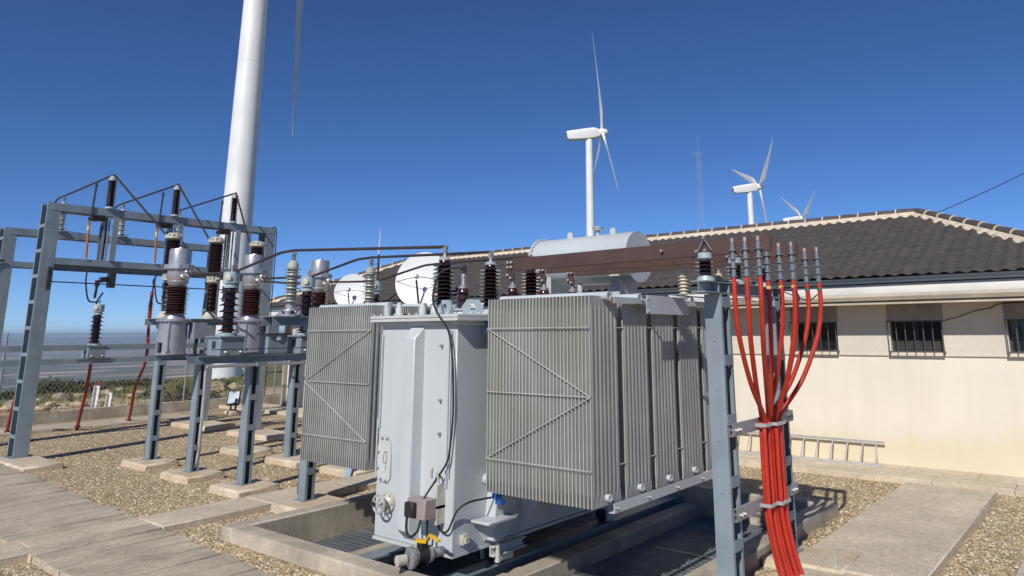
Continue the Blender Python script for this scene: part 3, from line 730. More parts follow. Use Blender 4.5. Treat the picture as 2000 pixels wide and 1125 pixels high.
for k in range(6):
    a = k*math.pi/3; m.lathe([(.014, -.03), (.014, -.05)], (hw[0]+.095*math.cos(a), hw[1], hw[2]+.095*math.sin(a)), (0, 1, 0), 6)
gv = m.build('gate_valve', CREAM, tr)
m = MB(); rr = [(hw[0]+.10*math.cos(2*math.pi*k/28), hw[1]-.15, hw[2]+.10*math.sin(2*math.pi*k/28)) for k in range(29)]
m.tube(rr, .013, 8); m.lathe([(.028, -.17), (.028, -.13)], hw, (0, 1, 0), 12)
for k in range(5):
    a = 2*math.pi*k/5+.4; m.bar((hw[0], hw[1]-.15, hw[2]), (hw[0]+.1*math.cos(a), hw[1]-.15, hw[2]+.1*math.sin(a)), .02, .01)
m.build('handwheel', GALV, gv)
MB().box(-7.22, -7.18, hw[1]-.185, hw[1]-.165, hw[2]-.02, hw[2]+.02).build('hub_nut', DARK, gv)
jx, jy, jz = -6.34, TY0-.28, .74
m = MB().box(jx-.14, jx+.15, jy, jy+.16, jz-.09, jz+.11); jb = m.build('junction_box', MAUVE, tr, bevel=.006)
MB().box(jx-.12, jx+.02, jy-.06, jy-.001, jz-.07, jz+.08).build('plug', BLACK, jb, bevel=.008)
MB().tube(spline([(jx-.10, jy-.03, jz-.07), (jx-.09, jy-.04, jz-.2), (jx-.03, jy-.04, jz-.26), (jx+.05, jy-.01, jz-.2), (jx+.06, jy+.02, jz-.09)], 6), .014, 8).build('loop_cable', BLACK, jb)
MB().tube([(jx+.1, jy+.08, jz-.09), (jx+.1, jy+.09, jz-.5), (jx+.12, jy+.09, .2)], .013, 8).build('drop_cable', BLACK, jb)
MB().box(jx-.12, jx+.16, jy+.16, TY0+.0, jz+.0, jz+.03).box(jx+.13, jx+.16, jy+.16, TY0, jz-.16, jz+.24).build('bracket', CREAM, jb)
MB().tube(spline([(jx+.02, jy+.2, jz+.3), (jx+.06, jy+.17, jz+.40), (jx+.14, jy+.16, jz+.38), (jx+.16, jy+.18, jz+.26)], 5), .012, 8).build('hook_pipe', CREAM, jb)
vx, vy, vz = -6.26, TY0-.26, .30
dv = MB().lathe([(.05, .28), (.05, .12), (.085, .12), (.085, .08), (.06, .08), (.06, -.05), (.085, -.05), (.085, -.09), (.11, -.09), (.11, -.13), (.03, -.14)], (vx, vy, vz), (.25, 1, 0), 24).build('drain_valve', SILVD, tr)
MB().lathe([(.075, -.05), (.075, .08)], (vx, vy, vz), (.25, 1, 0), 20).box(vx-.03, vx+.05, vy-.03, vy+.05, vz+.05, vz+.13).build('valve_body', BLACK, dv)
MB().bar((vx-.05, vy-.02, vz+.145), (vx+.07, vy+.02, vz+.145), .05, .03).bar((vx+.06, vy+.02, vz+.14), (vx+.13, vy+.01, vz+.22), .04, .018).bar((vx+.12, vy+.01, vz+.22), (vx+.30, vy-.02, vz+.19), .036, .018).build('yellow_lever', YEL, dv)
MB().lathe([(.05, -.10), (.055, -.2), (.02, -.21)], (vx-.03, vy-.06, vz-.01), (.25, 1, 0), 16).build('outlet_plug', CREAM, dv)
MB().tube(spline([(vx-.05, vy-.2, vz-.06), (vx-.08, vy-.24, .1), (vx-.16, vy-.26, -.08), (vx-.3, vy-.26, -.3)], 6), .012, 8).build('hose', BLACK, dv)
for x, z0, z1 in ((TX1-.10, .95, 2.64), (TX1-.065, 1.05, 2.64), (TX0+.02, .92, 1.6), (TX0+.045, 1.5, 2.6)):
    MB().tube([(x, TY0-.03, z0), (x, TY0-.03, z1)], .008, 6).build('capillary_pipe', TANK, tr)
m = MB()
for z in (2.46, 1.86, 1.5, 1.05): m.lathe([(.016, 0), (.016, .04), (.01, .05)], (-6.28, TY0, z), (0, -1, 0), 8)
m.build('studs', SPHERE, tr)
# jacking pad, gusset, cable on the side face
m = MB(); X = TX1
m.ext([(6.42, .96), (6.60, .96), (6.72, .70), (6.72, .50), (6.52, .33), (6.36, .33), (6.36, .58)], 'x', X+.001, X+.16) 
m.build('jack_bracket', TANK, tr, bevel=.01)
MB().box(X+.02, X+.30, 6.12, 6.62, .555, .59).build('jacking_pad', TANK, tr, bevel=.008)
m = MB().add([(X+.001, 6.2, .553), (X+.001, 6.55, .553), (X+.26, 6.35, .553), (X+.001, 6.36, .31)], [(0, 1, 2), (0, 2, 3), (2, 1, 3), (1, 0, 3)]); m.build('gusset', TANK, tr)
MB().box(X, X+.06, 5.98, 6.06, .36, .46).box(X+.06, X+.09, 5.99, 6.05, .38, .44).build('earth_terminal', CREAM, tr)
MB().tube(spline([(TX1-.22, TY0-.02, .80), (TX1-.2, TY0-.03, .56), (TX1-.12, TY0-.04, .50), (TX1-.01, TY0-.06, .54), (TX1+.05, TY0+.0, .72), (TX1+.12, TY0+.1, .80), (TX1+.13, TY0+.35, .80), (TX1+.13, TY0+.7, .78), (TX1+.2, TY0+1.0, .83), (TX1+.35, TY0+1.1, .86)], 8), .011, 8).build('side_cable', BLACK, tr)
m = MB().box(-5.86, -5.78, 6.28, 6.36, .80, .86).box(-5.83, -5.74, 6.30, 6.34, .74, .80).lathe([(.035, 0), (.035, .05)], (-5.78, 6.32, .77), (1, 0, 0), 10); m.build('blue_valve', BLUE, tr)
# wheel carriages on the rails
for x in (-6.21, -7.57):
    for y in (6.75, 9.0):
        wf = MB().box(x-.17, x+.17, y-.20, y+.20, .19, .243).box(x-.13, x-.10, y-.14, y+.14, .03, .19).box(x+.10, x+.13, y-.14, y+.14, .03, .19).build('wheel_fork', LIDC, tr)
        MB().lathe([(.03, -.09), (.11, -.09), (.11, -.07), (.095, -.06), (.095, .06), (.11, .07), (.11, .09), (.03, .09)], (x, y, .10), (1, 0, 0), 20).build('wheel', DARK, wf)
m = MB(); x0 = TX1+.05
m.box(x0, x0+.012, 6.4, 6.95, .17, .25).box(x0, x0+.07, 6.4, 6.95, .25, .262).box(x0, x0+.07, 6.4, 6.95, .158, .17); m.build('tow_channel', LIDC, tr)
MB().tube([(TX1+.12, 6.46, .30), (TX1+.12, 6.46, .10)], [.02, .035], 8).build('tow_bolt', CREAM, tr)

# ================================================================ RED CABLE STAND
st = thing('cable_stand', 'two-legged blue grey steel stand holding up the red cables', 'steel stand', (-3.5, 7.9, 0))
def column(m, x0, x1, y0, y1, z0, z1, web='y', first=.55, step=.52, bh=.10):
    """battened column of two channels; web 'y' faces the camera side (-Y/+Y), 'x' faces +-X"""
    fl, t = .042, .007
    if web == 'y':
        for y, s in ((y0, 1), (y1, -1)):
            m.box(x0, x1, min(y, y+s*t), max(y, y+s*t), z0, z1)
            for x, q in ((x0, 1), (x1, -1)): m.box(min(x, x+q*t*1.2), max(x, x+q*t*1.2), min(y+s*t, y+s*fl), max(y+s*t, y+s*fl), z0, z1)
        m.box(x0+.012, x0+.018, y0+.01, y1-.01, z0, z1)
        z = z0+first
        while z < z1-.05:
            for x, q in ((x0, -1), (x1, 1)): m.box(min(x, x+q*.008), max(x, x+q*.008), y0+.012, y1-.012, z-bh/2, z+bh/2)
            z += step
    else:
        for x, s in ((x0, 1), (x1, -1)):
            m.box(min(x, x+s*t), max(x, x+s*t), y0, y1, z0, z1)
            for y, q in ((y0, 1), (y1, -1)): m.box(min(x+s*t, x+s*fl), max(x+s*t, x+s*fl), min(y, y+q*t*1.2), max(y, y+q*t*1.2), z0, z1)
        m.box(x0+.01, x1-.01, y1-.018, y1-.012, z0, z1)
        z = z0+first
        while z < z1-.05:
            for y, q in ((y0, -1), (y1, 1)): m.box(x0+.012, x1-.012, min(y, y+q*.008), max(y, y+q*.008), z-bh/2, z+bh/2)
            z += step
    return m
def baseplate(x0, x1, y0, y1, z): return MB().box(x0-.05, x1+.05, y0-.05, y1+.05, z, z+.015)
def boltheads(m, x, y0, y1, zs, s=-1):
    for z in zs: m.lathe([(.010, 0), (.010, .008)], (x, y0 if s < 0 else y1, z), (0, s, 0), 6)
DX0, DX1 = -3.585, -3.395
for y0, lb in ((7.13, 0), (8.60, 1)):
    c = column(MB(), DX0, DX1, y0, y0+.23, .12, 2.985, 'y', .38, .60, .11)
    for z in (.5, 1.0, 1.5, 2.0, 2.5): c.lathe([(.011, 0), (.011, .008)], ((DX0+DX1)/2, y0, z), (0, -1, 0), 6)
    cc = c.build('column', STEEL, st)
    baseplate(DX0, DX1, y0, y0+.23, .105).build('base_plate', STEEL, cc)
b = MB().box(-3.565, -3.395, 6.80, 8.95, 3.10, 3.112).box(-3.565, -3.395, 6.80, 8.95, 2.99, 3.002).box(-3.485, -3.477, 6.80, 8.95, 3.002, 3.10)
for y in (7.12, 7.37, 8.59, 8.84): b.box(-3.477, -3.40, y-.004, y+.004, 3.002, 3.10)
b.build('top_beam', STEEL, st)
for z in (1.60, .79):
    q = MB(); x0 = DX1+.002
    q.box(x0, x0+.004, 7.16, 8.86, z-.06, z+.06).box(x0+.036, x0+.04, 7.16, 8.86, z-.06, z+.06).box(x0+.004, x0+.036, 7.16, 8.86, z+.056, z+.06).box(x0+.004, x0+.036, 7.16, 8.86, z-.06, z-.056).box(x0+.004, x0+.036, 7.16, 8.86, z-.002, z+.002)
    s_ = q.build('cable_strut', STEEL2, st)
    q = MB()
    for y in (7.22, 7.30, 8.66, 8.74): q.lathe([(.016, 0), (.016, .03), (.009, .045)], (x0+.04, y, z), (1, 0, 0), 8)
    q.build('strut_bolts', SPHERE, s_)
MB().box(-3.98, -3.57, 7.05, 7.09, 2.985, 2.992).box(-3.93, -3.87, 7.05, 9.3, 2.975, 2.985).build('arrester_rail', STEEL, st)
for y in (8.3, 9.2): MB().box(-3.87, -3.57, y-.02, y+.02, 2.975, 2.984).build('rail_arm', STEEL, st)
for y in (7.25, 8.72):
    pad = MB().box(-3.66, -2.75, y-.36, y+.36, -.05, .10)
    if y < 8: pad = MB().box(-3.68, -2.95, y-.36, y+.36, -.05, .10)
    tag(pad.build('concrete_footing', CONC2, None, bevel=.03), 'concrete footing under the near leg of the red cable stand' if y < 8 else 'concrete footing under the far leg of the red cable stand', 'footing', 'concrete footings')
t = thing('ground_bolt', 'small galvanised bolt standing up from the footing right of the red cables', 'bolt', (-2.86, 8.5, .1)); MB().lathe([(.03, .1), (.03, .112), (.012, .112), (.012, .25)], (-2.86, 8.5, 0), n=8).build('shank', GALV, t)
# post insulators on the stand and copper busbars
BYY = [7.02, 7.75, 8.45]; IY = [6.98, 7.73, 8.50]
nm3 = ('front', 'middle', 'rear')
def stand_ins(y, label):
    t = thing('post_insulator', label, 'insulator', (-3.48, y, 3.112), 'post insulators on the cable stand')
    MB().lathe([(.10, 3.112), (.085, 3.17), (.06, 3.175)], (-3.48, y, 0), n=20).build('base', BLUEG, t)
    MB().lathe(ins(3.17, 3.335, 4, .06, .115, None, .004, .006), (-3.48, y, 0), n=26).build('shed_stack', PORC, t, smooth=45)
    MB().lathe([(.06, 3.335), (.06, 3.345), (.078, 3.35), (.078, 3.405), (.07, 3.41)], (-3.48, y, 0), n=20).build('cap', BLUEG, t)
    m = MB().bar((-3.55, y-.02, 3.43), (-3.47, y-.02, 3.56), .008, .014, (0, 1, 0)).bar((-3.39, y-.02, 3.43), (-3.47, y-.02, 3.56), .008, .014, (0, 1, 0)); m.build('bar_clamp', STEEL, t)
    for x, z in ((-3.56, 3.43), (-3.46, 3.435), (-3.47, 3.565)): MB().lathe([(.016, -.02), (.018, 0), (.012, .02)], (x, y-.03, z), (0, -1, 0), 10).build('bolt', SPHERE, t)
for y, n_ in zip(IY, ('leftmost ribbed brown post insulator on the red cable stand beam', 'brown post insulator on the stand beam partly behind the first red cable end', 'brown post insulator on the stand beam behind the third red cable end')): stand_ins(y, n_)
def arrester(y, label):
    t = thing('surge_arrester', label, 'surge arrester', (-3.9, y, 2.985), 'beige surge arresters')
    MB().lathe(ins(2.99, 3.25, 7, .04, .065, None, .003, .005), (-3.9, y, 0), n=20).build('shed_stack', BPORC, t, smooth=45)
    MB().lathe([(.045, 3.25), (.04, 3.285), (.012, 3.29), (.008, 3.33)], (-3.9, y, 0), n=14).build('top_cap', BPORC, t)
for y, l_ in ((7.27, 'beige surge arrester left of the stand, above the blank plate'), (8.17, 'beige surge arrester showing just behind the near leg of the stand'), (9.0, 'farthest beige surge arrester, almost hidden behind the red cable ends')): arrester(y, l_)
for k, y in enumerate(BYY):
    t = thing('busbar', ('nearest flat brown busbar running from the transformer to the red cables', 'middle flat brown busbar running from the transformer to the red cables', 'farthest flat brown busbar running from the transformer to the red cables')[k], 'busbar', (-4.7, y, 3.46), 'flat brown busbars')
    ya = LVY[k]
    m = MB()
    for dy in (-.035, .012): m.ext([(-6.24, ya+dy), (-4.9, ya+dy+(y-ya)*.5), (-2.76, y+dy), (-2.76, y+dy+.01), (-4.9, ya+dy+.01+(y-ya)*.5), (-6.24, ya+dy+.01)], 'z', 3.385, 3.545)
    m.build('bar_pair', COPB, t)
    MB().lathe([(.014, 0), (.014, .03)], (-4.0, y-.028, 3.47), (0, -1, 0), 8).build('bolt', SPHERE, t)
CXS = [(-3.16, -3.02, -2.88), (-3.09, -2.95, -2.81), (-3.05, -2.91, -2.77)]
CL = ['brown-taped red cable, {}', 'yellow-taped red cable, {}', 'green-taped red cable, {}']
WH = [('leftmost of all', 'second from the left', 'third from the left, tallest end'), ('left one of its three', 'middle one of its three', 'right one of its three'), ('left one of its three, mostly hidden', 'middle one of its three', 'the outermost with the widest curve')]
idx = 0
for r in range(3):
    for c in range(3):
        x, y = CXS[r][c], BYY[r]-.045
        t = thing('red_cable', CL[r].format(WH[r][c]), 'cable', (x, y, 0), 'red cables')
        by = (7.775, 7.835, 7.895, 7.965, 8.02, 7.99, 8.09, 8.145, 8.115)[idx]; bx = (-3.272, -3.33, -3.272, -3.272, -3.33, -3.275, -3.272, -3.33, -3.275)[idx]; bx += (0, 0, 0, 0, 0, .052, 0, 0, .05)[idx] if idx in (5, 8) else 0
        pts = [(x, y, 3.14), (x, y+.0, 2.85), (x+(bx-x)*.14, y+(by-y)*.12, 2.5), (x+(bx-x)*.5, y+(by-y)*.5, 2.05), (bx+.01, by, 1.68), (bx, by, 1.5), (bx, by, .95), (bx+.01, by, .62), (bx+.08, by+.01, .22), (bx+.19, by+.02, -.12)]
        MB().tube(spline(pts, 9), .0255, 12).build('sheath', RED, t)
        z = 3.13; pr_ = [(.029, z)]
        for q in range(4):
            zz = z+.01+q*.088; pr_ += [(.026, zz), (.041, zz+.003), (.040, zz+.009), (.026, zz+.016), (.021, zz+.08)]
        pr_ += [(.019, 3.45), (.018, 3.47)]
        MB().lathe(pr_, (x, y, 0), n=18).build('termination', SLEEVE, t)
        MB().lathe([(.014, 3.465), (.014, 3.49), (.019, 3.495), (.019, 3.525), (.011, 3.53)], (x, y, 0), n=12).box(x-.016, x+.016, y-.004, y+.012, 3.47, 3.54).build('lug', SPHERE, t)
        MB().lathe([(.0275, 3.045), (.0275, 3.075)], (x, y, 0), n=14).build('phase_tape', (TAPE_B, TAPE_Y, TAPE_G)[r], t)
        idx += 1
def clamp(z, label):
    t = thing('cable_clamp', label, 'cable clamp', (-3.318, 7.97, z), 'pale straps round the red cable bundle')
    m = MB()
    for ya, yb, xf in ((7.745, 7.925, -3.240), (7.935, 8.05, -3.190), (8.06, 8.175, -3.190)):
        m.box(xf, xf+.006, ya, yb, z-.018, z+.018).box(-3.36, xf+.006, ya-.004, ya, z-.018, z+.018).box(-3.36, xf+.006, yb, yb+.004, z-.018, z+.018)
    m.build('strap', GALV, t)
clamp(1.60, 'upper pale strap round the red cable bundle'); clamp(.79, 'lower pale strap round the red cable bundle')
for k, (pts, l_) in enumerate(((((-3.44, 8.86, 3.08), (-3.3, 8.95, 3.08), (-3.22, 9.0, 3.0), (-3.3, 8.95, 2.86), (-3.44, 8.82, 2.86)), 'small black loop of wire at the far end of the stand beam'),
        (((-3.45, 7.0, 3.117), (-3.42, 7.6, 3.13), (-3.44, 8.2, 3.115), (-3.40, 8.7, 3.10), (-3.0, 8.6, 2.95), (-2.8, 8.42, 3.0)), 'thin black wire lying along the stand beam'))):
    tag(MB().tube(spline(pts, 8), .007, 6).build('earth_wire', BLACK), l_, 'wire', 'thin black wires on the cable stand')

# ================================================================ SWITCHYARD
PHY = [6.5, 8.0, 9.58]
pl = ('nearest', 'middle', 'farthest')
def pad(x0, x1, y0, y1, label, h=.12):
    tag(MB().box(x0, x1, y0, y1, -.1, h).build('concrete_footing', CONC2, None, bevel=.035), label, 'footing', 'concrete footings')
def support(name, label, x0, ys, ztop, beams, y0, y1, beamx, bh=.13, front=True):
    """two battened columns carrying channels along Y"""
    t = thing(name, label, 'steel support', (x0+.07, 8, 0), 'steel supports of the switchyard')
    for y in ys:
        cc = column(MB(), x0, x0+.19, y, y+.165, .12, ztop, 'y', .42, .5).build('column', STEEL, t)
        baseplate(x0, x0+.19, y, y+.165, .11).build('base_plate', STEEL, cc)
        MB().tube([(x0-.012, y+.01, .2), (x0-.012, y+.01, .55)], .012, 6).build('earth_strip', DARK, cc)
        MB().box(x0-.18, x0+.33, y+.03, y+.17, ztop, ztop+.07).build('cross_head', STEEL, t)
    for bx in beamx:
        s = 1 if bx > x0+.07 else -1; zb = ztop+.072
        m = MB().box(min(bx, bx+s*.007), max(bx, bx+s*.007), y0, y1, zb, zb+bh)
        for z in (zb, zb+bh-.008): m.box(min(bx+s*.007, bx+s*.06), max(bx+s*.007, bx+s*.06), y0, y1, z, z+.008)
        m.build('beam', STEEL, t)
    return t
# --- support rows, left to right
s1 = support('breaker_support', 'steel support with a long beam under the tall two-stage breaker poles', -16.36, (7.12, 9.14), 2.74, 0, 6.84, 9.75, (-16.24, -16.32))
s2 = support('transformer_support', 'steel support under the silver current transformers, with a conduit', -14.33, (6.99, 9.0), 2.07, 0, 6.15, 10.2, (-14.12, -14.40), .10)
s3 = support('transformer_support', 'steel support under the blue-capped ribbed voltage transformers', -12.39, (6.93, 9.0), 2.06, 0, 5.95, 10.2, (-12.16, -12.48), .12)
s4 = support('insulator_support', 'steel support under the grey ribbed insulators, beside the left radiators', -10.46, (6.86, 9.0), 2.66, 0, 6.1, 10.3, (-10.24, -10.52), .13)
MB().box(-10.56, -10.18, 6.1, 10.3, 2.864, 2.876).build('top_plate', STEEL, s4)
MB().tube(spline([(-14.20, 7.09, 2.2), (-14.15, 7.12, 1.9), (-14.15, 7.12, .6), (-14.18, 7.10, .25), (-14.24, 7.08, .13)], 5), .028, 10).build('conduit', GALV, s2)
MB().tube([(-12.1, 6.1, 2.09), (-12.1, 9.9, 2.09)], .028, 10).build('conduit', GALV, s3)
MB().tube([(-12.0, 6.1, 2.36), (-12.0, 9.9, 2.36)], .007, 6).build('drive_rod', DARK, s3)
mb = MB().box(-12.55, -12.25, 7.25, 7.62, 2.27, 2.60).build('marshalling_box', STEEL, s3); MB().box(-12.58, -12.2, 7.2, 7.68, 2.60, 2.62).build('box_cover', DARK, mb); MB().box(-12.25, -12.22, 7.4, 7.47, 2.5, 2.58).build('cable_gland', WHITE2, mb)
P = [(-16.72, -15.62, 6.82, 7.50, 'concrete footing at the left end of the front row of column feet'), (-14.70, -13.66, 6.70, 7.42, 'concrete footing under the column with the conduit'), (-12.72, -11.78, 6.62, 7.40, 'concrete footing under the front column of the ribbed voltage transformers'), (-10.62, -9.85, 6.50, 7.36, 'concrete footing against the pit kerb below the left radiators'),
     (-16.72, -15.5, 8.85, 9.5, 'concrete footing under the rear column of the breaker support'), (-14.70, -13.5, 8.75, 9.4, 'concrete footing under the rear column of the current transformer support'), (-12.72, -11.6, 8.75, 9.4, 'concrete footing with blue pipes beside the left radiators'), (-10.62, -9.85, 8.75, 9.4, 'concrete footing hidden behind the left radiators')]
for p in P[:7]: pad(*p)
t = thing('blue_conduit', 'short curved bundle of pale blue pipes on the footing below the left radiators', 'conduit', (-11.9, 8.9, .12))
for k in range(3): MB().tube(spline([(-12.1+.06*k, 8.98, .14), (-12.08+.06*k, 8.93, .3), (-11.95+.06*k, 8.85, .32), (-11.8+.06*k, 8.74, .2), (-11.75+.06*k, 8.66, .02)], 5), .026, 8).build('pipe', M_('pale_blue_pipe', (.25, .36, .48), .5) if k == 0 else bpy.data.materials['pale_blue_pipe'], t)

# --- grey post insulators (row beside the transformer)
def grey_ins(x, y, z, label, sc=1.0, group='grey ribbed post insulators', mt=GPORC, n=11):
    t = thing('ribbed_insulator', label, 'insulator', (x, y, z), group)
    b = MB().lathe([(.21*sc, z), (.21*sc, z+.025), (.17*sc, z+.03)], (x, y, 0), n=26)
    for k in range(4):
        a = math.pi/4+k*math.pi/2; b.lathe([(.05*sc, z+.02), (.05*sc, z+.06), (.03*sc, z+.08)], (x+.13*sc*math.cos(a), y+.13*sc*math.sin(a), 0), n=12)
    b.build('base_flange', SILV, t)
    MB().lathe([(.13*sc, z+.08), (.12*sc, z+.10), (.075*sc, z+.12), (.075*sc, z+.2*sc)], (x, y, 0), n=22).build('pedestal', SILV, t)
    za, zb = z+.2*sc, z+.2*sc+.56*sc
    MB().lathe(ins(za, zb, n, .07*sc, .13*sc, .105*sc, .003, .006), (x, y, 0), n=26).build('shed_stack', mt, t, smooth=45)
    MB().lathe([(.085*sc, zb), (.08*sc, zb+.06), (.035*sc, zb+.11)], (x, y, 0), n=20).build('cap', mt, t)
    c = MB().box(x-.02, x+.02, y-.012, y+.012, zb+.10, zb+.20)
    for q in (.13, .17): c.lathe([(.012, -.035), (.012, .035)], (x, y, zb+q), (0, 1, 0), 8)
    c.box(x-.03, x+.03, y-.03, y+.03, zb+.19, zb+.235); c.build('clamp', SILVD, t)
    return t
for y, l_ in zip(PHY, ('tall grey ribbed insulator nearest the silver tank units, in front of the sky', 'grey ribbed insulator beside the smaller satellite dish', 'grey ribbed insulator beside the brown bushing, in front of the larger satellite dish')): grey_ins(-10.38, y-.03, 2.876, l_)

# --- voltage transformers with seven wide sheds
def vt(x, y, z, label, zs=1.0):
    t = thing('voltage_transformer', label, 'voltage transformer', (x, y, z), 'blue-capped voltage transformers')
    b = MB().box(x-.22, x+.22, y-.21, y+.21, z, z+.30)
    bx = b.build('tank_box', STEEL, t, bevel=.006)
    m = MB().box(x-.25, x+.25, y-.24, y+.24, z+.302, z+.322)
    k = -.22
    while k < .23:
        for s in (-1, 1): m.lathe([(.009, -.014), (.009, .034)], (x+k, y+s*.225, z+.302), n=6).lathe([(.009, -.014), (.009, .034)], (x+s*.235, y+k, z+.302), n=6)
        k += .073
    m.build('box_cover', STEEL, t)
    MB().box(x-.06, x+.06, y-.214, y-.2105, z+.12, z+.24).build('name_plate', DARK, bx)
    for s in (-.12, .14): MB().lathe([(.02, 0), (.02, .03), (.012, .04)], (x+.22, y+s, z+.06), (1, 0, 0), 10).build('terminal', GALV, bx)
    h = 1.0*zs
    MB().lathe([(.17, z+.322), (.17, z+.36), (.15, z+.37), (.12, z+.385)], (x, y, 0), n=28).build('flange', BLUEG, t)
    MB().lathe(ins(z+.38, z+.38+.76*h, 7, .082, .165, None, .030, .010), (x, y, 0), n=30).build('shed_stack', PORC, t, smooth=45)
    zc = z+.38+.76*h
    MB().lathe([(.115, zc), (.115, zc+.045), (.09, zc+.06), (.09, zc+.075), (.135, zc+.08), (.135, zc+.26), (.12, zc+.275)], (x, y, 0), n=28).build('head', BLUEG, t)
    MB().lathe([(.055, 0), (.055, .03), (.03, .035)], (x+.085, y-.10, zc+.17), (.65, -.76, 0), 14).build('oil_gauge', CREAM, t)
    MB().lathe([(.02, zc+.275), (.02, zc+.35), (.035, zc+.35), (.035, zc+.40)], (x, y, 0), n=10).build('terminal_stem', SILVD, t)
    return t, zc+.38
for y, l_ in zip(PHY, ('blue-capped voltage transformer on a large box, left of the second silver tank unit', 'blue-capped voltage transformer right of the grey ribbed insulator, beside the left radiators', 'blue-capped voltage transformer mostly hidden behind the second grey ribbed insulator')):
    t_, VTZ = vt(-12.3, y, 2.255, l_)
# --- silver current transformers
def ct(x, y, z, label):
    t = thing('current_transformer', label, 'current transformer', (x, y, z), 'silver current transformers')
    b = MB().lathe([(.27, z), (.27, z+.02), (.245, z+.025), (.245, z+.60), (.30, z+.605), (.30, z+.635), (.2, z+.645), (.17, z+.70), (.165, z+.735)], (x, y, 0), n=36).build('tank', SILV, t)
    m = MB()
    for k in range(20):
        a = 2*math.pi*k/20; m.lathe([(.012, z+.59), (.012, z+.65)], (x+.285*math.cos(a), y+.285*math.sin(a), 0), n=6)
    m.build('flange_bolts', SILVD, b)
    MB().tube([(x+.19, y-.165, z+.58), (x+.19, y-.165, z+.08)], .022, 8).lathe([(.04, z+.04), (.04, z+.1)], (x+.19, y-.165, 0), n=10).build('drain_pipe', SILV, b)
    MB().box(x+.02, x+.11, y-.262, y-.242, z+.04, z+.22).build('name_plate', DARK, b)
    sb = MB().box(x+.1, x+.32, y+.24, y+.48, z+.28, z+.58).build('terminal_box', M_('box_paint', (.24, .25, .28), .5) if 'box_paint' not in bpy.data.materials else bpy.data.materials['box_paint'], t)
    MB().tube([(x+.2, y+.36, z+.28), (x+.2, y+.34, z+.1), (x+.2, y+.36, z-.1)], .035, 8).build('cable', BLACK, sb)
    MB().lathe(ins(z+.735, z+1.27, 12, .145, .215, .195, .014, .008), (x, y, 0), n=34).build('shed_stack', PORCR, t, smooth=45)
    MB().lathe([(.15, z+1.27), (.165, z+1.3), (.19, z+1.34), (.175, z+1.36), (.2, z+1.42), (.2, z+1.57)], (x, y, 0), n=32).build('neck', SILV, t)
    hz_ = z+1.57
    MB().lathe([(.25, hz_), (.27, hz_+.01), (.27, hz_+.085), (.25, hz_+.095)], (x, y, 0), n=10).build('head_flange', SILV, t)
    MB().lathe([(.195, hz_+.09), (.195, hz_+.36), (.18, hz_+.395), (.06, hz_+.405), (.05, hz_+.43), (.01, hz_+.43)], (x, y, 0), n=36).build('head', SILV, t)
    m = MB(); q = (x+.24, y+.04, z+1.47)
    m.bar((x+.15, y, q[2]), (x+.42, y, q[2]), .09, .05)
    for k in range(9): m.lathe([(.025, -.05), (.028, 0), (.02, .05)], (x+.22+.022*k, y+.05*math.sin(k*2.3), q[2]+.05*math.cos(k*1.9)), (math.sin(k), math.cos(k*1.3), .3), 8)
    m.build('terminal', SILVD, t)
    m = MB().bar((x-.15, y, q[2]), (x-.34, y, q[2]), .07, .05); m.build('terminal', SILVD, t)
    return t
for y, l_ in zip(PHY, ('nearest silver current transformer with brown sheds and round metal head', 'silver current transformer in front of the white tower, behind a ribbed voltage transformer', 'silver current transformer whose head shows above the left radiators')):
    ct(-14.28, y, 2.252, l_)
# --- breaker poles
def pole(x, y, z, label):
    t = thing('breaker_pole', label, 'circuit breaker', (x, y, z), 'two-stage breaker poles')
    def capring(z0, r, nm, h=.16):
        m = MB().lathe([(r*.72, z0), (r, z0+.03), (r, z0+.06), (r*.85, z0+.08), (r*.85, z0+h-.04), (r*.6, z0+h)], (x, y, 0), n=26)
        for k in range(12):
            a = 2*math.pi*k/12; m.box(x+r*.9*math.cos(a)-.014, x+r*.9*math.cos(a)+.014, y+r*.9*math.sin(a)-.014, y+r*.9*math.sin(a)+.014, z0+.03, z0+h-.03)
        return m.build(nm, CREAM, t)
    MB().lathe([(.19, z), (.19, z+.03), (.16, z+.05), (.11, z+.13), (.10, z+.16)], (x, y, 0), n=26).build('base_flange', CREAM, t)
    MB().lathe(ins(z+.16, z+.78, 13, .085, .135, .12, .012, .007), (x, y, 0), n=26).build('lower_insulator', PORC, t, smooth=45)
    c = capring(z+.78, .14, 'middle_collar', .19)
    MB().bar((x+.1, y, z+.88), (x+.32, y, z+.88), .06, .03).bar((x-.1, y, z+.88), (x-.22, y, z+.88), .05, .03).build('terminal', CREAM, c)
    MB().lathe(ins(z+.97, z+1.68, 17, .12, .165, .15, .009, .006), (x, y, 0), n=28).build('upper_insulator', PORC, t, smooth=45)
    c = capring(z+1.68, .175, 'top_cap', .15)
    MB().bar((x-.1, y, z+1.76), (x-.30, y, z+1.76), .06, .025).build('terminal', CREAM, c)
    return t
CBY = [7.23, 8.18, 9.17]
for y, l_ in zip(CBY, ('two-stage brown breaker pole mostly hidden behind the nearest silver unit', 'two-stage brown breaker pole standing clear between two silver units', 'two-stage brown breaker pole showing only its pale cap above the second silver unit')): pole(-16.28, y, 2.95, l_)
MB().box(-16.45, -16.1, 6.95, 9.6, 2.938, 2.949).build('pole_plate', STEEL, s1)

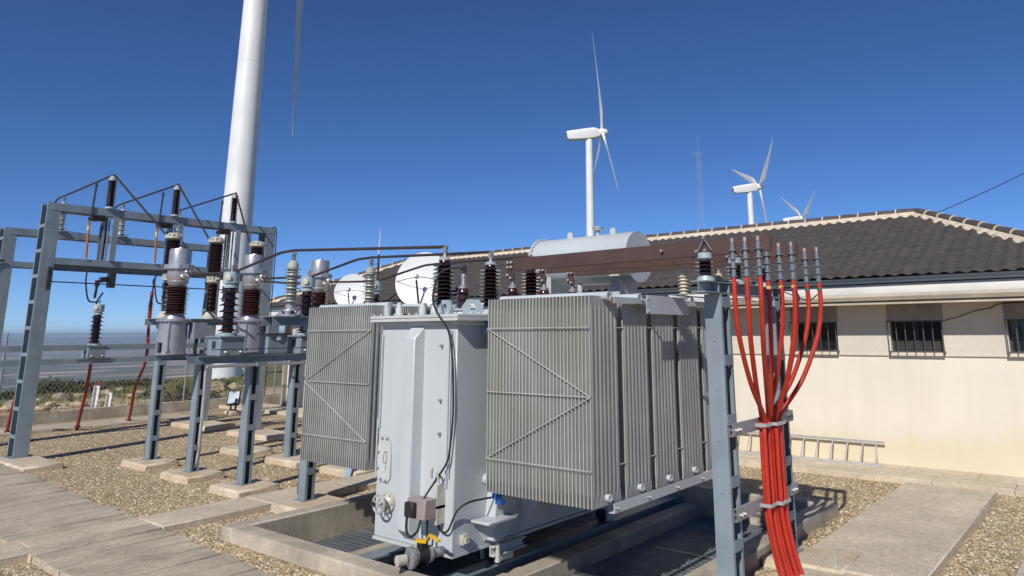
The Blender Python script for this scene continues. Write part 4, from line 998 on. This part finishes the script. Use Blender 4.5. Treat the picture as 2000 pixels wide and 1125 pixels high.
# --- steel gantries
def gantry(name, label, x1, ya, yb, ztop, zlow, low2):
    x0 = x1-.40
    t = thing(name, label, 'gantry', (x1-.11, (ya+yb)/2, 0), 'steel gantries')
    for y in (ya, yb):
        cc = column(MB(), x0, x1, y, y+.27, .12, ztop, 'x', .42, .56, .075).build('column', STEEL, t)
        m = MB()
        for z in (.8, 1.5, 2.2, 2.9, 3.6, 4.3, 5.0): m.lathe([(.012, 0), (.012, .01)], (x1, y+.15, z), (1, 0, 0), 6)
        m.build('bolts', GALV, cc)
        MB().box(x0-.06, x1+.06, y-.06, y+.33, .105, .12).build('base_plate', STEEL, cc)
    def chan(xa, s, z0, z1, y0, y1):
        m = MB().box(min(xa, xa-s*.007), max(xa, xa-s*.007), y0, y1, z0, z1)
        for z in (z0, z1-.008): m.box(min(xa-s*.007, xa-s*.06), max(xa-s*.007, xa-s*.06), y0, y1, z, z+.008)
        return m.build('beam', STEEL, t)
    chan(x1+.008, 1, ztop-.17, ztop, ya+.10, yb+.27); chan(x0-.008, -1, ztop-.17, ztop, ya+.10, yb+.27)
    chan(x1+.008, 1, zlow, zlow+.14, ya+.2, yb+.1)
    if low2: chan(x0-.008, -1, zlow-.12, zlow+.02, ya+.2, yb+.1)
    else: chan(x0-.008, -1, zlow, zlow+.14, ya+.2, yb+.1)
    return t
g1 = gantry('disconnector_gantry', 'front steel gantry with the tallest column and orange rods hanging in it', -18.79, 5.57, 10.82, 5.54, 4.18, True)
g2 = gantry('disconnector_gantry', 'lower rear steel gantry cut off by the left edge', -22.0, 5.68, 11.0, 5.29, 4.31, False)
for y0, y1, z in ((-2.0, 11.2, 2.30), (5.6, 11.2, 1.95)):
    MB().box(-21.99, -21.97, y0, y1, z-.07, z+.07).box(-22.05, -21.99, y0, y1, z+.062, z+.07).build('rail', STEEL, g2)
cc = MB().tube(spline([(-21.96, 5.75, 4.45), (-21.96, 5.62, 4.42), (-21.96, 5.5, 4.2), (-21.96, 5.48, 3.0), (-21.96, 5.46, 1.0)], 6), .02, 8); cc.build('control_cable', BLACK, g2)
MB().tube([(-18.72, 5.78, 3.78), (-18.72, 10.0, 3.75)], .014, 8).box(-18.75, -18.69, 5.72, 5.80, 3.6, 4.1).build('drive_rod', DARK, g1)
MB().tube(spline([(-18.6, 10.86, 5.5), (-18.55, 10.98, 5.3), (-18.55, 10.98, 3.0), (-18.55, 10.98, 1.0)], 5), .014, 6).build('control_cable', BLACK, g1)
cb = MB().box(-18.72, -18.5, 11.12, 11.5, 1.9, 2.35).build('control_box', STEEL, g1)
MB().box(-18.9, -18.5, 10.4, 10.85, 2.92, 3.06).build('bracket', STEEL, g1)
pad(-19.2, -17.3, 5.30, 6.02, 'large concrete footing under the tallest gantry column at the left', .115)
pad(-19.4, -17.3, 10.45, 11.3, 'concrete footing under the far column of the front gantry', .115)
pad(-22.9, -20.6, 10.5, 11.4, 'concrete footing farthest back, by the end of the rear path', .115)
# disconnector switch sets
def disc(y, label):
    x = -18.79
    t = thing('disconnector', label, 'disconnector', (x, y, 5.54), 'disconnector switches on the front gantry')
    # everything hangs at fixed offsets from the top insulator
    ti = MB().lathe([(.10, 5.54), (.10, 5.57), (.07, 5.60)], (x, y, 0), n=18).build('base', BLUEG, t)
    MB().lathe(ins(5.59, 6.22, 13, .062, .105, None, .008, .009), (x, y, 0), n=24).build('upper_insulator', PORC, t, smooth=45)
    MB().lathe([(.085, 6.22), (.085, 6.29), (.06, 6.30), (.06, 6.33), (.02, 6.34)], (x, y, 0), n=18).build('top_cap', BLUEG, t)
    MB().box(x+.004, x+.06, y+.10, y+.22, 4.32, 5.36).build('post', STEEL, t)
    m = MB().box(x-.02, x+.0, y-.08, y-.04, 4.32, 5.45).box(x-.02, x+.0, y+.02, y+.06, 4.32, 5.45).box(x-.21, x-.19, y-.08, y-.03, 4.32, 5.45).box(x-.21, x-.19, y+.02, y+.07, 4.32, 5.45); m.build('guide_rails', STEEL, t)
    MB().box(x-.16, x-.08, y-.04, y+.02, 4.35, 5.35).build('drive_shaft', DARK, t)
    m = MB().lathe([(.035, -.0)]+[(r, z) for r, z in ins(.02, .30, 6, .05, .075, None, .004, .006)]+[(.03, .32)], (x+.02, y-.06, 5.30), (0, -1, -.12), 18); m.build('side_insulator', PORC, t, smooth=45)
    MB().box(x-.02, x+.06, y-.42, y-.34, 5.22, 5.29).tube([(x+.02, y-.37, 5.27), (x+.02, y-.34, 6.12)], .022, 8).lathe([(.035, 0), (.035, .05)], (x+.02, y-.345, 6.02), n=10).build('contact_arm', DARK, t)
    MB().tube([(x+.02, y-.40, 5.22), (x+.02, y-.37, 4.34)], .026, 10).build('orange_rod', ORANGE, t)
    MB().lathe([(.0275, 0), (.0275, .12)], (x+.02, y-.395, 4.98), (0, -.03, 1), 10).build('yellow_band', TAPE_Y, t)
    MB().box(x-.10, x+.04, y+.16, y+.30, 3.70, 4.16).build('lower_bracket', DARK, t)
    m = MB().lathe([(.03, 0)]+[(r, z) for r, z in ins(.02, .22, 5, .045, .068, None, .004, .006)]+[(.03, .24)], (x-.02, y+.20, 3.90), (0, -1, -.15), 18); m.build('lower_insulator', PORC, t, smooth=45)
    MB().box(x-.06, x+.02, y-.10, y-.02, 3.72, 3.86).tube([(x-.02, y-.06, 3.72), (x-.04, y-.07, 3.45)], .03, 8).build('lower_contact', DARK, t)
    return t
DY = [6.81, 8.31, 9.83]
for y, l_ in zip(DY, ('disconnector switch with a brown top insulator nearest the tall gantry column', 'disconnector switch in the middle of the front gantry, above the breaker poles', 'disconnector switch with its top insulator in front of the white tower')): disc(y, l_)
RY = [6.9, 8.36, 9.92]
for y, l_ in zip(RY, ('grey ribbed insulator on the rear gantry half hidden by the tall column', 'grey ribbed insulator on the rear gantry seen through the front gantry', 'grey ribbed insulator on the rear gantry behind the nearest breaker pole')):
    grey_ins(-22.1, y, 5.295, l_, .92, 'grey insulators on the rear gantry', GPORC, 8)
# rear voltage transformer and upright red cables
vt(-22.12, 8.05, 2.02, 'blue-capped voltage transformer standing alone on the rear rail')[0]
t = MB().box(-22.3, -21.95, 7.6, 8.5, 1.99, 2.018); t.build('rail_shelf', STEEL, g2)
for k, (y, foot, l_) in enumerate(((8.2, (-24.0, 8.55), 'weathered red cable with its foot at the path, behind the lone voltage transformer'), (9.62, (-24.5, 10.09), 'weathered red cable with a ribbed red end left of the silver units'), (6.78, (-24.5, 7.05), 'weathered red cable half hidden behind the tallest gantry column'))):
    t = thing('upright_red_cable', l_, 'cable', (foot[0], foot[1], 0), 'weathered red cables at the rear gantry')
    zt = 2.93 if k else 2.25
    MB().tube(spline([(foot[0], foot[1], .02), (foot[0]+.25, foot[1]-.06, .35), (foot[0]+.8, (foot[1]+y)/2, 1.1), (-22.75, y+.05, 1.9), (-22.7, y, zt)], 8), .042, 10).lathe([(.075, .06), (.075, .12)], (foot[0]+.02, foot[1], 0), n=12).build('sheath', REDD, t)
    MB().lathe([(.045, zt-.02)]+ins(zt, zt+.62, 7, .045, .085, None, .01, .008)+[(.04, zt+.75), (.05, zt+.8), (.04, zt+.95)], (-22.7, y, 0), n=16).build('ribbed_end', REDD, t)
    MB().tube(spline([(-22.7, y, zt+.9), (-22.65, y+.0, zt+1.1), (-22.4, y-.12, zt+1.25), (-22.1, y-.1, zt+1.5)], 6), .022, 8).build('tail', BLACK, t)
# conductor tubes
def tube_thing(pts, r, label, group='brown conductor tubes', m=COPT, name='conductor_tube'):
    return tag(MB().tube(pts, r, 10).build(name, m), label, 'conductor', group)
for k in range(3):
    tube_thing(spline([(-22.45, RY[k]-.14, 5.85), (-22.35, RY[k]-.10, 6.17), (-22.1, RY[k], 6.27)], 4)+[(-18.95, DY[k]-.02, 6.345), (-18.76, DY[k], 6.365), (-16.62, CBY[k]-.01, 4.76), (-16.55, CBY[k], 4.72)], .023,
               ('bent conductor tube peaking over the nearest disconnector insulator', 'bent conductor tube peaking over the middle disconnector insulator', 'bent conductor tube peaking in front of the white tower')[k])
    tube_thing(spline([(-16.0, CBY[k], 3.83), (-15.2, (CBY[k]+PHY[k])/2, 3.75), (-14.6, PHY[k], 3.72)], 5), .024, ('short tube joining the nearest breaker pole to its silver unit', 'short tube joining the middle breaker pole to its silver unit', 'short tube joining the farthest breaker pole to its silver unit')[k], 'short breaker tubes')
zc = 3.72
for k in range(3):
    y = PHY[k]
    tube_thing(spline([(-13.9, y, zc), (-12.35, y, 3.665)], 2)+spline([(-12.2, y, 3.67), (-10.95, y-.01, 3.875), (-10.7, y-.02, 3.90)], 4)+[(-10.38, y-.03, 3.905), (-7.12, HVY[k]+.0, 3.715), (-7.0, HVY[k], 3.71)], .022,
               ('long conductor tube ending at the bushing nearest the tank front', 'long conductor tube ending at the middle high bushing', 'long conductor tube passing in front of the larger dish to the farthest high bushing')[k], 'long conductor tubes to the transformer')
for k in range(2):
    tube_thing(spline([(-18.80, DY[k]-.30, 4.06), (-18.8, DY[k]-.30, 3.8), (-18.78, DY[k]-.22, 3.42), (-18.8, DY[k]-.1, 3.36), (-18.82, DY[k]+.02, 3.38)], 5), .018, ('thin bent wire hanging under the gantry at the lone voltage transformer', 'thin bent wire hanging under the gantry left of the breaker poles')[k], 'thin bent wires under the gantry', DARK, 'hanging_wire')
tag(MB().tube(spline([(-22.05, 6.95, 5.33), (-22.05, 8.0, 5.27), (-22.05, 9.0, 5.25), (-22.05, 9.9, 5.3)], 6), .008, 6).build('thin_wire', BLACK), 'thin black wire strung along the top of the rear gantry', 'wire')

# ================================================================ BEYOND THE YARD
def turbine(base, hub_h, yaw, tilt, phi, L, rb, rt_, label, tipshape=1.0, far=False):
    base = Vector(base); n = Vector((math.cos(yaw)*math.cos(tilt), math.sin(yaw)*math.cos(tilt), math.sin(tilt)))
    th = Vector((-math.sin(yaw), math.cos(yaw), 0)); u = n.cross(th)
    t = thing('wind_turbine', label, 'wind turbine', base, 'white wind turbines')
    z1 = hub_h-1.15
    prof = [(rb+(rt_-rb)*k/8, (z1-base.z)*k/8) for k in range(9)]
    tw_ = MB().lathe(prof, base, n=40)
    for q in (.32, .62, .86):
        r_ = rb+(rt_-rb)*q; zq = (z1-base.z)*q; tw_.lathe([(r_-.02, zq-.05), (r_+.012, zq-.05), (r_+.012, zq+.05), (r_-.02, zq+.05)], base, n=40)
    tw_.build('tower', WHITE, t)
    hub = Vector((base.x, base.y, hub_h)); nh = Vector((n.x, n.y, 0)).normalized()
    m = MB(); SEC = [(-5.0, .75, -.55, .95), (-4.6, .95, -.95, 1.0), (-1.0, 1.15, -1.15, 1.15), (1.2, 1.15, -1.1, 1.2), (2.3, .8, -.8, .8)]; V = []
    for a, hw_, zl, zh in SEC:
        for sx, zz in ((-hw_*.85, zl), (hw_*.85, zl), (hw_, zl*.4), (hw_, zh*.6), (hw_*.7, zh), (-hw_*.7, zh), (-hw_, zh*.6), (-hw_, zl*.4)):
            V.append(hub+n*a+th*sx+u*zz)
    m.add(V, [(i*8+k, i*8+(k+1) % 8, (i+1)*8+(k+1) % 8, (i+1)*8+k) for i in range(len(SEC)-1) for k in range(8)]+[tuple(range(7, -1, -1)), tuple(range(32, 40))])
    nac = m.build('nacelle', WHITE, t, smooth=25)
    MB().box(hub.x-nh.x*4.4-.02, hub.x-nh.x*4.4+.02, hub.y-nh.y*4.4-.02, hub.y-nh.y*4.4+.02, hub.z+.3, hub.z+1.6).build('wind_vane', DARK, nac)
    q = [hub-n*5.02+th*a+u*b for a, b in ((-.5, -.3), (.5, -.3), (.5, .5), (-.5, .5))]; q += [p-n*.03 for p in q]
    MB().add(q, [(0, 1, 2, 3), (7, 6, 5, 4), (0, 4, 5, 1), (1, 5, 6, 2), (2, 6, 7, 3), (3, 7, 4, 0)]).build('rear_louvre', DARK, nac)
    hc = hub+n*3.1
    MB().lathe([(.8, -.8), (.95, -.4), (.95, .2), (.75, .8), (.4, 1.2), (.05, 1.35)], hc, n, 24).build('hub', WHITE, t, smooth=60)
    for k in range(3):
        near = hub_h < 41; cw = .9 if near else 1.0
        a = phi+k*2*math.pi/3; d = (u*math.cos(a)+th*math.sin(a)).normalized(); e = n.cross(d); V = []; NS = 14; NA_ = 10
        for i in range(NS+1):
            s = i/NS; r = .9+(L-.9)*s
            ch = .42 if s < .04 else (.42+(s-.04)/.14*.62 if s < .18 else 1.04*max(0, 1-(s-.18)/.82)**.85+.10)
            ch *= cw if s > .08 else 1
            thk = .42 if s < .04 else max(.035, (.30*(1-min(1, (s-.04)/.3))+.05*(1-s)+.03))
            tw = R(9)*(1-min(1, s/.7)); c_, s_ = math.cos(tw), math.sin(tw)
            for j in range(NA_):
                b = 2*math.pi*j/NA_; p, q_ = ch*math.cos(b)+(ch*.35 if s > .1 else ch*.35*s/.1), thk*math.sin(b)*(1 if math.cos(b) < .2 else .6)
                V.append(hc+d*r+e*(p*c_-q_*s_)+n*(p*s_+q_*c_-(0 if near else .5)*s*s))
        m = MB().add(V, [(i*NA_+j, i*NA_+(j+1) % NA_, (i+1)*NA_+(j+1) % NA_, (i+1)*NA_+j) for i in range(NS) for j in range(NA_)]+[tuple(range(NA_-1, -1, -1)), tuple(range(NS*NA_, (NS+1)*NA_))])
        m.build('blade', WHITE, t, smooth=60)
    return t
YW_ = R(42)
def tb(x, y, D, hubpx, yaw, tilt, phi, L, label, rb=1.05, rt_=.78):
    # the tower stands behind the hub by the rotor overhang
    h = atd(*hubpx, D); n = Vector((math.cos(yaw)*math.cos(tilt), math.sin(yaw)*math.cos(tilt), math.sin(tilt)))
    c = h-n*3.1
    turbine((c.x, c.y, -1.0), c.z, yaw, tilt, phi, L, rb, rt_, label)
b1 = atd(436, 749, 60)
turbine((b1.x, b1.y, hz(b1.x, b1.y)-.4), 40.2, R(40), R(2), R(181), 22.6, 1.21, .80, 'huge white turbine tower rising out of the picture, one blade hanging down')
tb(0, 0, 157, (1177, 259), R(41), R(6), R(102), 22, 'white wind turbine above the grey oil drum, its longest blade pointing straight up')
tb(0, 0, 215, (1483, 365), R(44), R(8), R(62), 19.5, 'white wind turbine with blades spread in a Y, right of the lattice mast')
tb(0, 0, 300, (1567, 427), R(41), R(8), R(54), 20, 'white wind turbine sunk to its nacelle behind the roof ridge')
tb(0, 0, 520, (1618, 462), R(41), R(6), R(88), 20, 'farthest wind turbine with only a blade tip showing over the ridge')
# lattice mast
p0, p1 = atd(1371, 452, 210), atd(1364, 296, 210); t = thing('lattice_mast', 'thin grey lattice mast standing between two wind turbines', 'mast', (p0.x, p0.y, -1))
m = MB(); zt = p1.z; ZB = -1; hw_ = .75
for sx, sy in ((-1, -1), (1, -1), (1, 1), (-1, 1)):
    m.bar((p0.x+sx*hw_, p0.y+sy*hw_, ZB), (p1.x+sx*hw_*.55, p1.y+sy*hw_*.55, zt), .04, .04)
z = 26; k = 0
while z < zt-1.2:
    f0, f1 = (hw_*(1-.45*(q-ZB)/(zt-ZB)) for q in (z, z+1.5)); cx = p0.x+(p1.x-p0.x)*(z-ZB)/(zt-ZB); cy_ = p0.y+(p1.y-p0.y)*(z-ZB)/(zt-ZB)
    for (ax, ay), (bx, by) in (((-1, -1), (1, -1)), ((1, -1), (1, 1)), ((1, 1), (-1, 1)), ((-1, 1), (-1, -1))):
        if k % 2: ax, ay, bx, by = bx, by, ax, ay
        m.bar((cx+ax*f0, cy_+ay*f0, z), (cx+bx*f1, cy_+by*f1, z+1.5), .022, .022)
    z += 1.5; k += 1
MASTM = M_('mast_steel', (.36, .37, .40), .6, .1)
m.build('lattice', MASTM, t)
m = MB().bar((p1.x, p1.y, zt), (p1.x-.1, p1.y, zt+4.5), .06, .06).bar((p1.x-2.2, p1.y, zt-.3), (p1.x+1.0, p1.y, zt-.6), .08, .08).bar((p1.x-2.2, p1.y, zt-.6), (p1.x-2.2, p1.y, zt+1.4), .05, .05); m.build('antenna', MASTM, t)
a, b = Vector((-3.16, 17.75, 5.12)), atd(2120, 276, 16)
mid = (a+b)/2-Vector((0, 0, .05))
tag(MB().tube(spline([a, mid, b], 8), .008, 6).build('overhead_wire', DARK), 'thin dark wire rising from the roof ridge to the right edge', 'wire')

# yard wall and chain link fence
WX = -26.62
m = MB(); y = -6
while y < 17.5:
    m.box(WX-.20, WX, y+.004, y+2.5-.004, -.3, .34); y += 2.5
tag(m.build('yard_wall', CONC, None, bevel=.012), 'low grey concrete wall along the far side of the gravel yard', 'wall')
t = thing('chain_link_fence', 'tall chain link fence on the low wall with the plain behind', 'fence', (WX-.1, 6, .34))
Y0, Y1, Z0, Z1, PT = -2.0, 16.5, .36, 2.55, .13; m = MB(); n = int((Y1-Y0+Z1-Z0)/PT)
for k in range(n):
    for s in (1, -1):
        y0 = Y0-(Z1-Z0)*.62+k*PT; y1 = y0+(Z1-Z0)*.62; a, b = (y0, y1) if s > 0 else (y1, y0)
        if min(a, b) < Y0 or max(a, b) > Y1: continue
        m.tube([(WX-.1, a, Z0), (WX-.1, b, Z1)], .0036, 3, False)
m.build('mesh', WIRE, t)
for z in (.4, 1.45, 2.55, 2.66): MB().tube([(WX-.1, Y0, z), (WX-.1, Y1, z)], .006, 4).build('tension_wire', WIRE, t)
for y in (-1.9, 4.3, 7.35, 12.75, 16.2): MB().tube([(WX-.1, y, .2), (WX-.1, y, 2.7)], .03, 10).build('post', STEEL, t)
# floodlight on a block
fx, fy = -24.35, 13.3
t = thing('floodlight', 'black framed floodlight tilted up on a small block in front of the tower', 'floodlight', (fx, fy, .0))
f = Vector((.72, -.55, .45)).normalized(); s_ = f.cross(Vector((0, 0, 1))).normalized(); u_ = s_.cross(f); c = Vector((fx, fy, .50))
def slab(c, hs, hu, hd, m): 
    V = [c+s_*a*hs+u_*b*hu+f*d*hd for d in (-1, 1) for a, b in ((-1, -1), (1, -1), (1, 1), (-1, 1))]
    return m.add(V, [(0, 1, 2, 3), (7, 6, 5, 4), (0, 4, 5, 1), (1, 5, 6, 2), (2, 6, 7, 3), (3, 7, 4, 0)])
fl = slab(c, .20, .24, .06, MB()).build('housing', BLACK, t, bevel=.02)
slab(c+f*.062, .165, .205, .004, MB()).build('glass', M_('lamp_glass', (.55, .65, .72), .12), fl)
MB().box(fx-.17, fx+.17, fy-.03, fy+.03, .10, .14).box(fx-.17, fx-.15, fy-.03, fy+.03, .14, .5).box(fx+.15, fx+.17, fy-.03, fy+.03, .14, .5).build('bracket', BLACK, t)
tag(MB().box(fx-.22, fx+.22, fy-.2, fy+.2, -.05, .10).build('concrete_block', CONC2, None, bevel=.02), 'small pale concrete block under the floodlight', 'block')
def gpt(px_, py_):
    d = ray(px_, py_); D = 28.0
    while D < 64:
        p = CAM+d*(D/math.hypot(d.x, d.y))
        if p.z <= hz(p.x, p.y): return p
        D += .1
    return p
# white marker posts and round red sign outside the fence
for x, y, h, l_ in ((*gpt(184, 797)[:2], .86, 'taller white channel post leaning beside the round red disc'), (*gpt(210, 798)[:2], .62, 'shorter white channel post standing open at the top')):
    t = thing('marker_post', l_, 'post', (x, y, hz(x, y)-.05), 'white posts outside the fence'); z = hz(x, y)-.1; lean = .06 if h > .9 else .03
    m = MB()
    m.bar((x, y, z), (x+lean, y+lean, z+h+.1), .20, .02, (.78, -.6, 0)); c2 = (.17, .21)
    for s in (-1, 1): m.bar((x+s*.06+.05, y+s*.075-.04, z), (x+s*.06+.05+lean, y+s*.075-.04+lean, z+h+.1), .02, .10, (.78, -.6, 0))
    m.build('channel', WHITE, t)
sp = gpt(189, 797); t = thing('round_sign', 'small dark red round disc on a thin stake outside the fence', 'sign', (sp.x, sp.y, -.1)); 
MB().lathe([(.17, -.01), (.17, .01)], (sp.x, sp.y, .62), (.85, -.5, 0), 28).build('disc', RUSTY, t); MB().tube([(sp.x-.02, sp.y+.01, -.1), (sp.x-.02, sp.y+.01, .86)], .012, 6).build('stake', DARK, t)
# rocks
def rock(x, y, r, label, seed):
    rg = np.random.default_rng(seed); import bmesh
    bm = bmesh.new(); bmesh.ops.create_icosphere(bm, subdivisions=3, radius=1)
    ds = [(Vector(rg.normal(size=3)).normalized(), rg.uniform(.55, .9)) for _ in range(16)]
    for v in bm.verts:
        p = v.co.copy()
        for d, h in ds:
            q = p.dot(d)
            if q > h: p -= d*(q-h)*.9
        v.co = p*(1+.05*rg.normal())
    me = bpy.data.meshes.new('boulder')
    for v in bm.verts: v.co = Vector((v.co.x*r*1.15, v.co.y*r*1.3, v.co.z*r*.75))
    bm.to_mesh(me); bm.free(); me.materials.append(ROCK); me.shade_smooth(); me.set_sharp_from_angle(angle=R(28))
    o = bpy.data.objects.new('boulder', me); col.objects.link(o); o.location = (x, y, hz(x, y)+r*.25); o.rotation_euler = (0, 0, rg.uniform(0, 6))
    tag(o, label, 'rock', 'pale boulders outside the fence')
RK = [(78, 805, .42, 'broad pale yellow boulder right beside the tall column foot, behind the wall'), (75, 786, .35, 'grey boulder just right of the tall column above the yellow one'), (100, 793, .32, 'small rounded boulder alone on the soil between the column and the red cable'), (122, 781, .58, 'largest boulder in front of the dark shrubs'), (150, 795, .42, 'brown boulder just left of the weathered red cable'), (155, 778, .4, 'boulder at the foot of the shrubs behind the weathered red cable'), (208, 770, .42, 'boulder right of the round red disc'), (235, 764, .32, 'small boulder farthest up on the grass'), (262, 777, .42, 'long low boulder left of the second red cable'), (275, 772, .4, 'boulder at the grass edge behind the second red cable'), (420, 764, .75, 'rounded brown boulder left of the white tower foot'), (456, 761, .62, 'pale boulder in front of the white tower foot'), (14, 806, .5, 'flat pale boulder at the left edge behind the wall'), (20, 792, .4, 'boulder at the left edge above the flat one'), (198, 787, .3, 'low boulder between the two white posts')]
for k, (a, b_, r, l_) in enumerate(RK):
    p = gpt(a, b_); rock(p.x, p.y, r*.68, l_, k)
# shrubs, grass
def leaves(name, c, rx, ry, rz, n, ls, m, seed, upright=.3):
    rg = np.random.default_rng(seed)
    cl = rg.normal(size=(max(5, n//90), 3)); cl /= np.linalg.norm(cl, axis=1)[:, None]; cl *= rg.uniform(.35, .85, (len(cl), 1))
    ci = rg.integers(0, len(cl), n); P = cl[ci]+rg.normal(size=(n, 3))*.2
    P = P*np.array((rx, ry, rz)); P[:, 2] = np.abs(P[:, 2]+rz*.45)
    d1 = rg.normal(size=(n, 3)); d1[:, 2] += upright; d1 /= np.linalg.norm(d1, axis=1)[:, None]
    d2 = np.cross(d1, rg.normal(size=(n, 3))); d2 /= np.linalg.norm(d2, axis=1)[:, None]
    L = ls*rg.uniform(.6, 1.4, (n, 1)); V = np.stack([P-d1*L, P+d2*L*.42, P+d1*L, P-d2*L*.42], 1)+np.array(c)
    me = bpy.data.meshes.new(name); me.from_pydata(V.reshape(-1, 3).tolist(), [], [(4*i, 4*i+1, 4*i+2, 4*i+3) for i in range(n)])
    me.materials.append(m); return me
def shrub(x, y, rx, h, label, seed, m=LEAF, n=1500):
    z = hz(x, y)
    t = thing('shrub', label, 'shrub', (x, y, z-.05), 'shrubs outside the fence')
    o = bpy.data.objects.new('foliage', leaves('foliage', (0, 0, .05), rx, rx, h*.6, n, .055+.02*rx, m, seed)); col.objects.link(o); o.parent = t
    rg = np.random.default_rng(seed); s = MB()
    for k in range(6):
        a = rg.uniform(0, 6.28); q = rx*.5; s.tube([(x, y, z-.05), (x+q*.4*math.cos(a), y+q*.4*math.sin(a), z+h*.35), (x+q*math.cos(a), y+q*math.sin(a), z+h*.75)], [.03, .02, .008], 5)
    s.build('stems', M_('shrub_stem', (.10, .075, .05), .9) if 'shrub_stem' not in bpy.data.materials else bpy.data.materials['shrub_stem'], t)
SH = [(8, 775, 1.3, 1.1, LEAF, 'dark shrub at the left edge on the brow'), (40, 778, 1.3, .7, LEAF, 'low shrub seen left of the tall column'), (88, 770, 1.4, .9, LEAFB, 'dry brownish shrub just right of the tall column'), (122, 768, 1.7, 1.35, LEAF, 'tallest dark green shrub, standing above the largest boulder'), (150, 767, 1.5, 1.0, LEAF, 'dark green shrub left of the weathered red cable'), (182, 762, 1.3, .8, LEAFB, 'olive shrub right behind the weathered red cable'), (215, 757, 1.4, .7, LEAFB, 'low olive shrub on the brow above the white posts'), (250, 755, 1.3, .6, LEAF, 'low dark shrub on the brow left of the second red cable'), (285, 752, 1.3, .55, LEAFB, 'low dry shrub on the brow right of the second red cable'), (336, 790, .55, .95, LEAFB, 'dry shrub by the fence post left of the tower'), (356, 782, .7, 1.15, LEAFB, 'tall dry shrub against the fence post'), (408, 779, .55, .6, LEAF, 'small dark shrub below the brown boulder'), (440, 752, .9, .4, LEAF, 'low green shrub at the foot of the white tower'), (65, 774, 1.2, .7, LEAF, 'low shrub hidden behind the tall column')]
for k, (a, b_, rx, h, m_, l_) in enumerate(SH):
    p = gpt(a, b_); shrub(p.x, p.y, rx, h*.72, l_, 40+k, m_, int(1100*rx))
def grass():
    rg = np.random.default_rng(3); P = []
    for _ in range(26000):
        a = R(rg.uniform(150, 171)); D = rg.uniform(35, 64); x, y = D*math.cos(a), D*math.sin(a); b = brow(math.degrees(a))
        if D < b+1 and rg.random() < min(1, (D-35)/12): P.append((x, y, hz(x, y)))
    P = np.array(P); n = len(P); a = rg.uniform(0, 6.28, n); h = rg.uniform(.06, .22, n); w_ = rg.uniform(.02, .05, n)
    dx, dy = np.cos(a), np.sin(a); lean = rg.normal(size=(n, 2))*.06
    V = np.zeros((n, 3, 3)); V[:, 0] = P-np.stack([dx*w_, dy*w_, 0*a+.02], 1); V[:, 1] = P+np.stack([dx*w_, dy*w_, 0*a-.02], 1); V[:, 2] = P+np.stack([lean[:, 0], lean[:, 1], h], 1)
    me = bpy.data.meshes.new('grass'); me.from_pydata(V.reshape(-1, 3).tolist(), [], [(3*i, 3*i+1, 3*i+2) for i in range(n)]); me.materials.append(GRASSM)
    o = bpy.data.objects.new('grass', me); col.objects.link(o); tag(o, 'short dry grass on the slope beyond the chain link fence', 'grass', kind='stuff')
grass()
# the air: far land fades to blue
m = MB().box(-30000, 12000, -14000, 40000, -266, 78)
hm = bpy.data.materials.new('air'); hm.use_nodes = True; hn = hm.node_tree; hn.nodes.remove(hn.nodes['Principled BSDF'])
pv = hn.nodes.new('ShaderNodeVolumePrincipled'); pv.inputs['Color'].default_value = (.70, .85, 1, 1); pv.inputs['Density'].default_value = 8e-5; pv.inputs['Anisotropy'].default_value = .2
hn.links.new(pv.outputs[0], hn.nodes['Material Output'].inputs['Volume'])
ho = m.build('haze', hm); ho['kind'] = 'stuff'
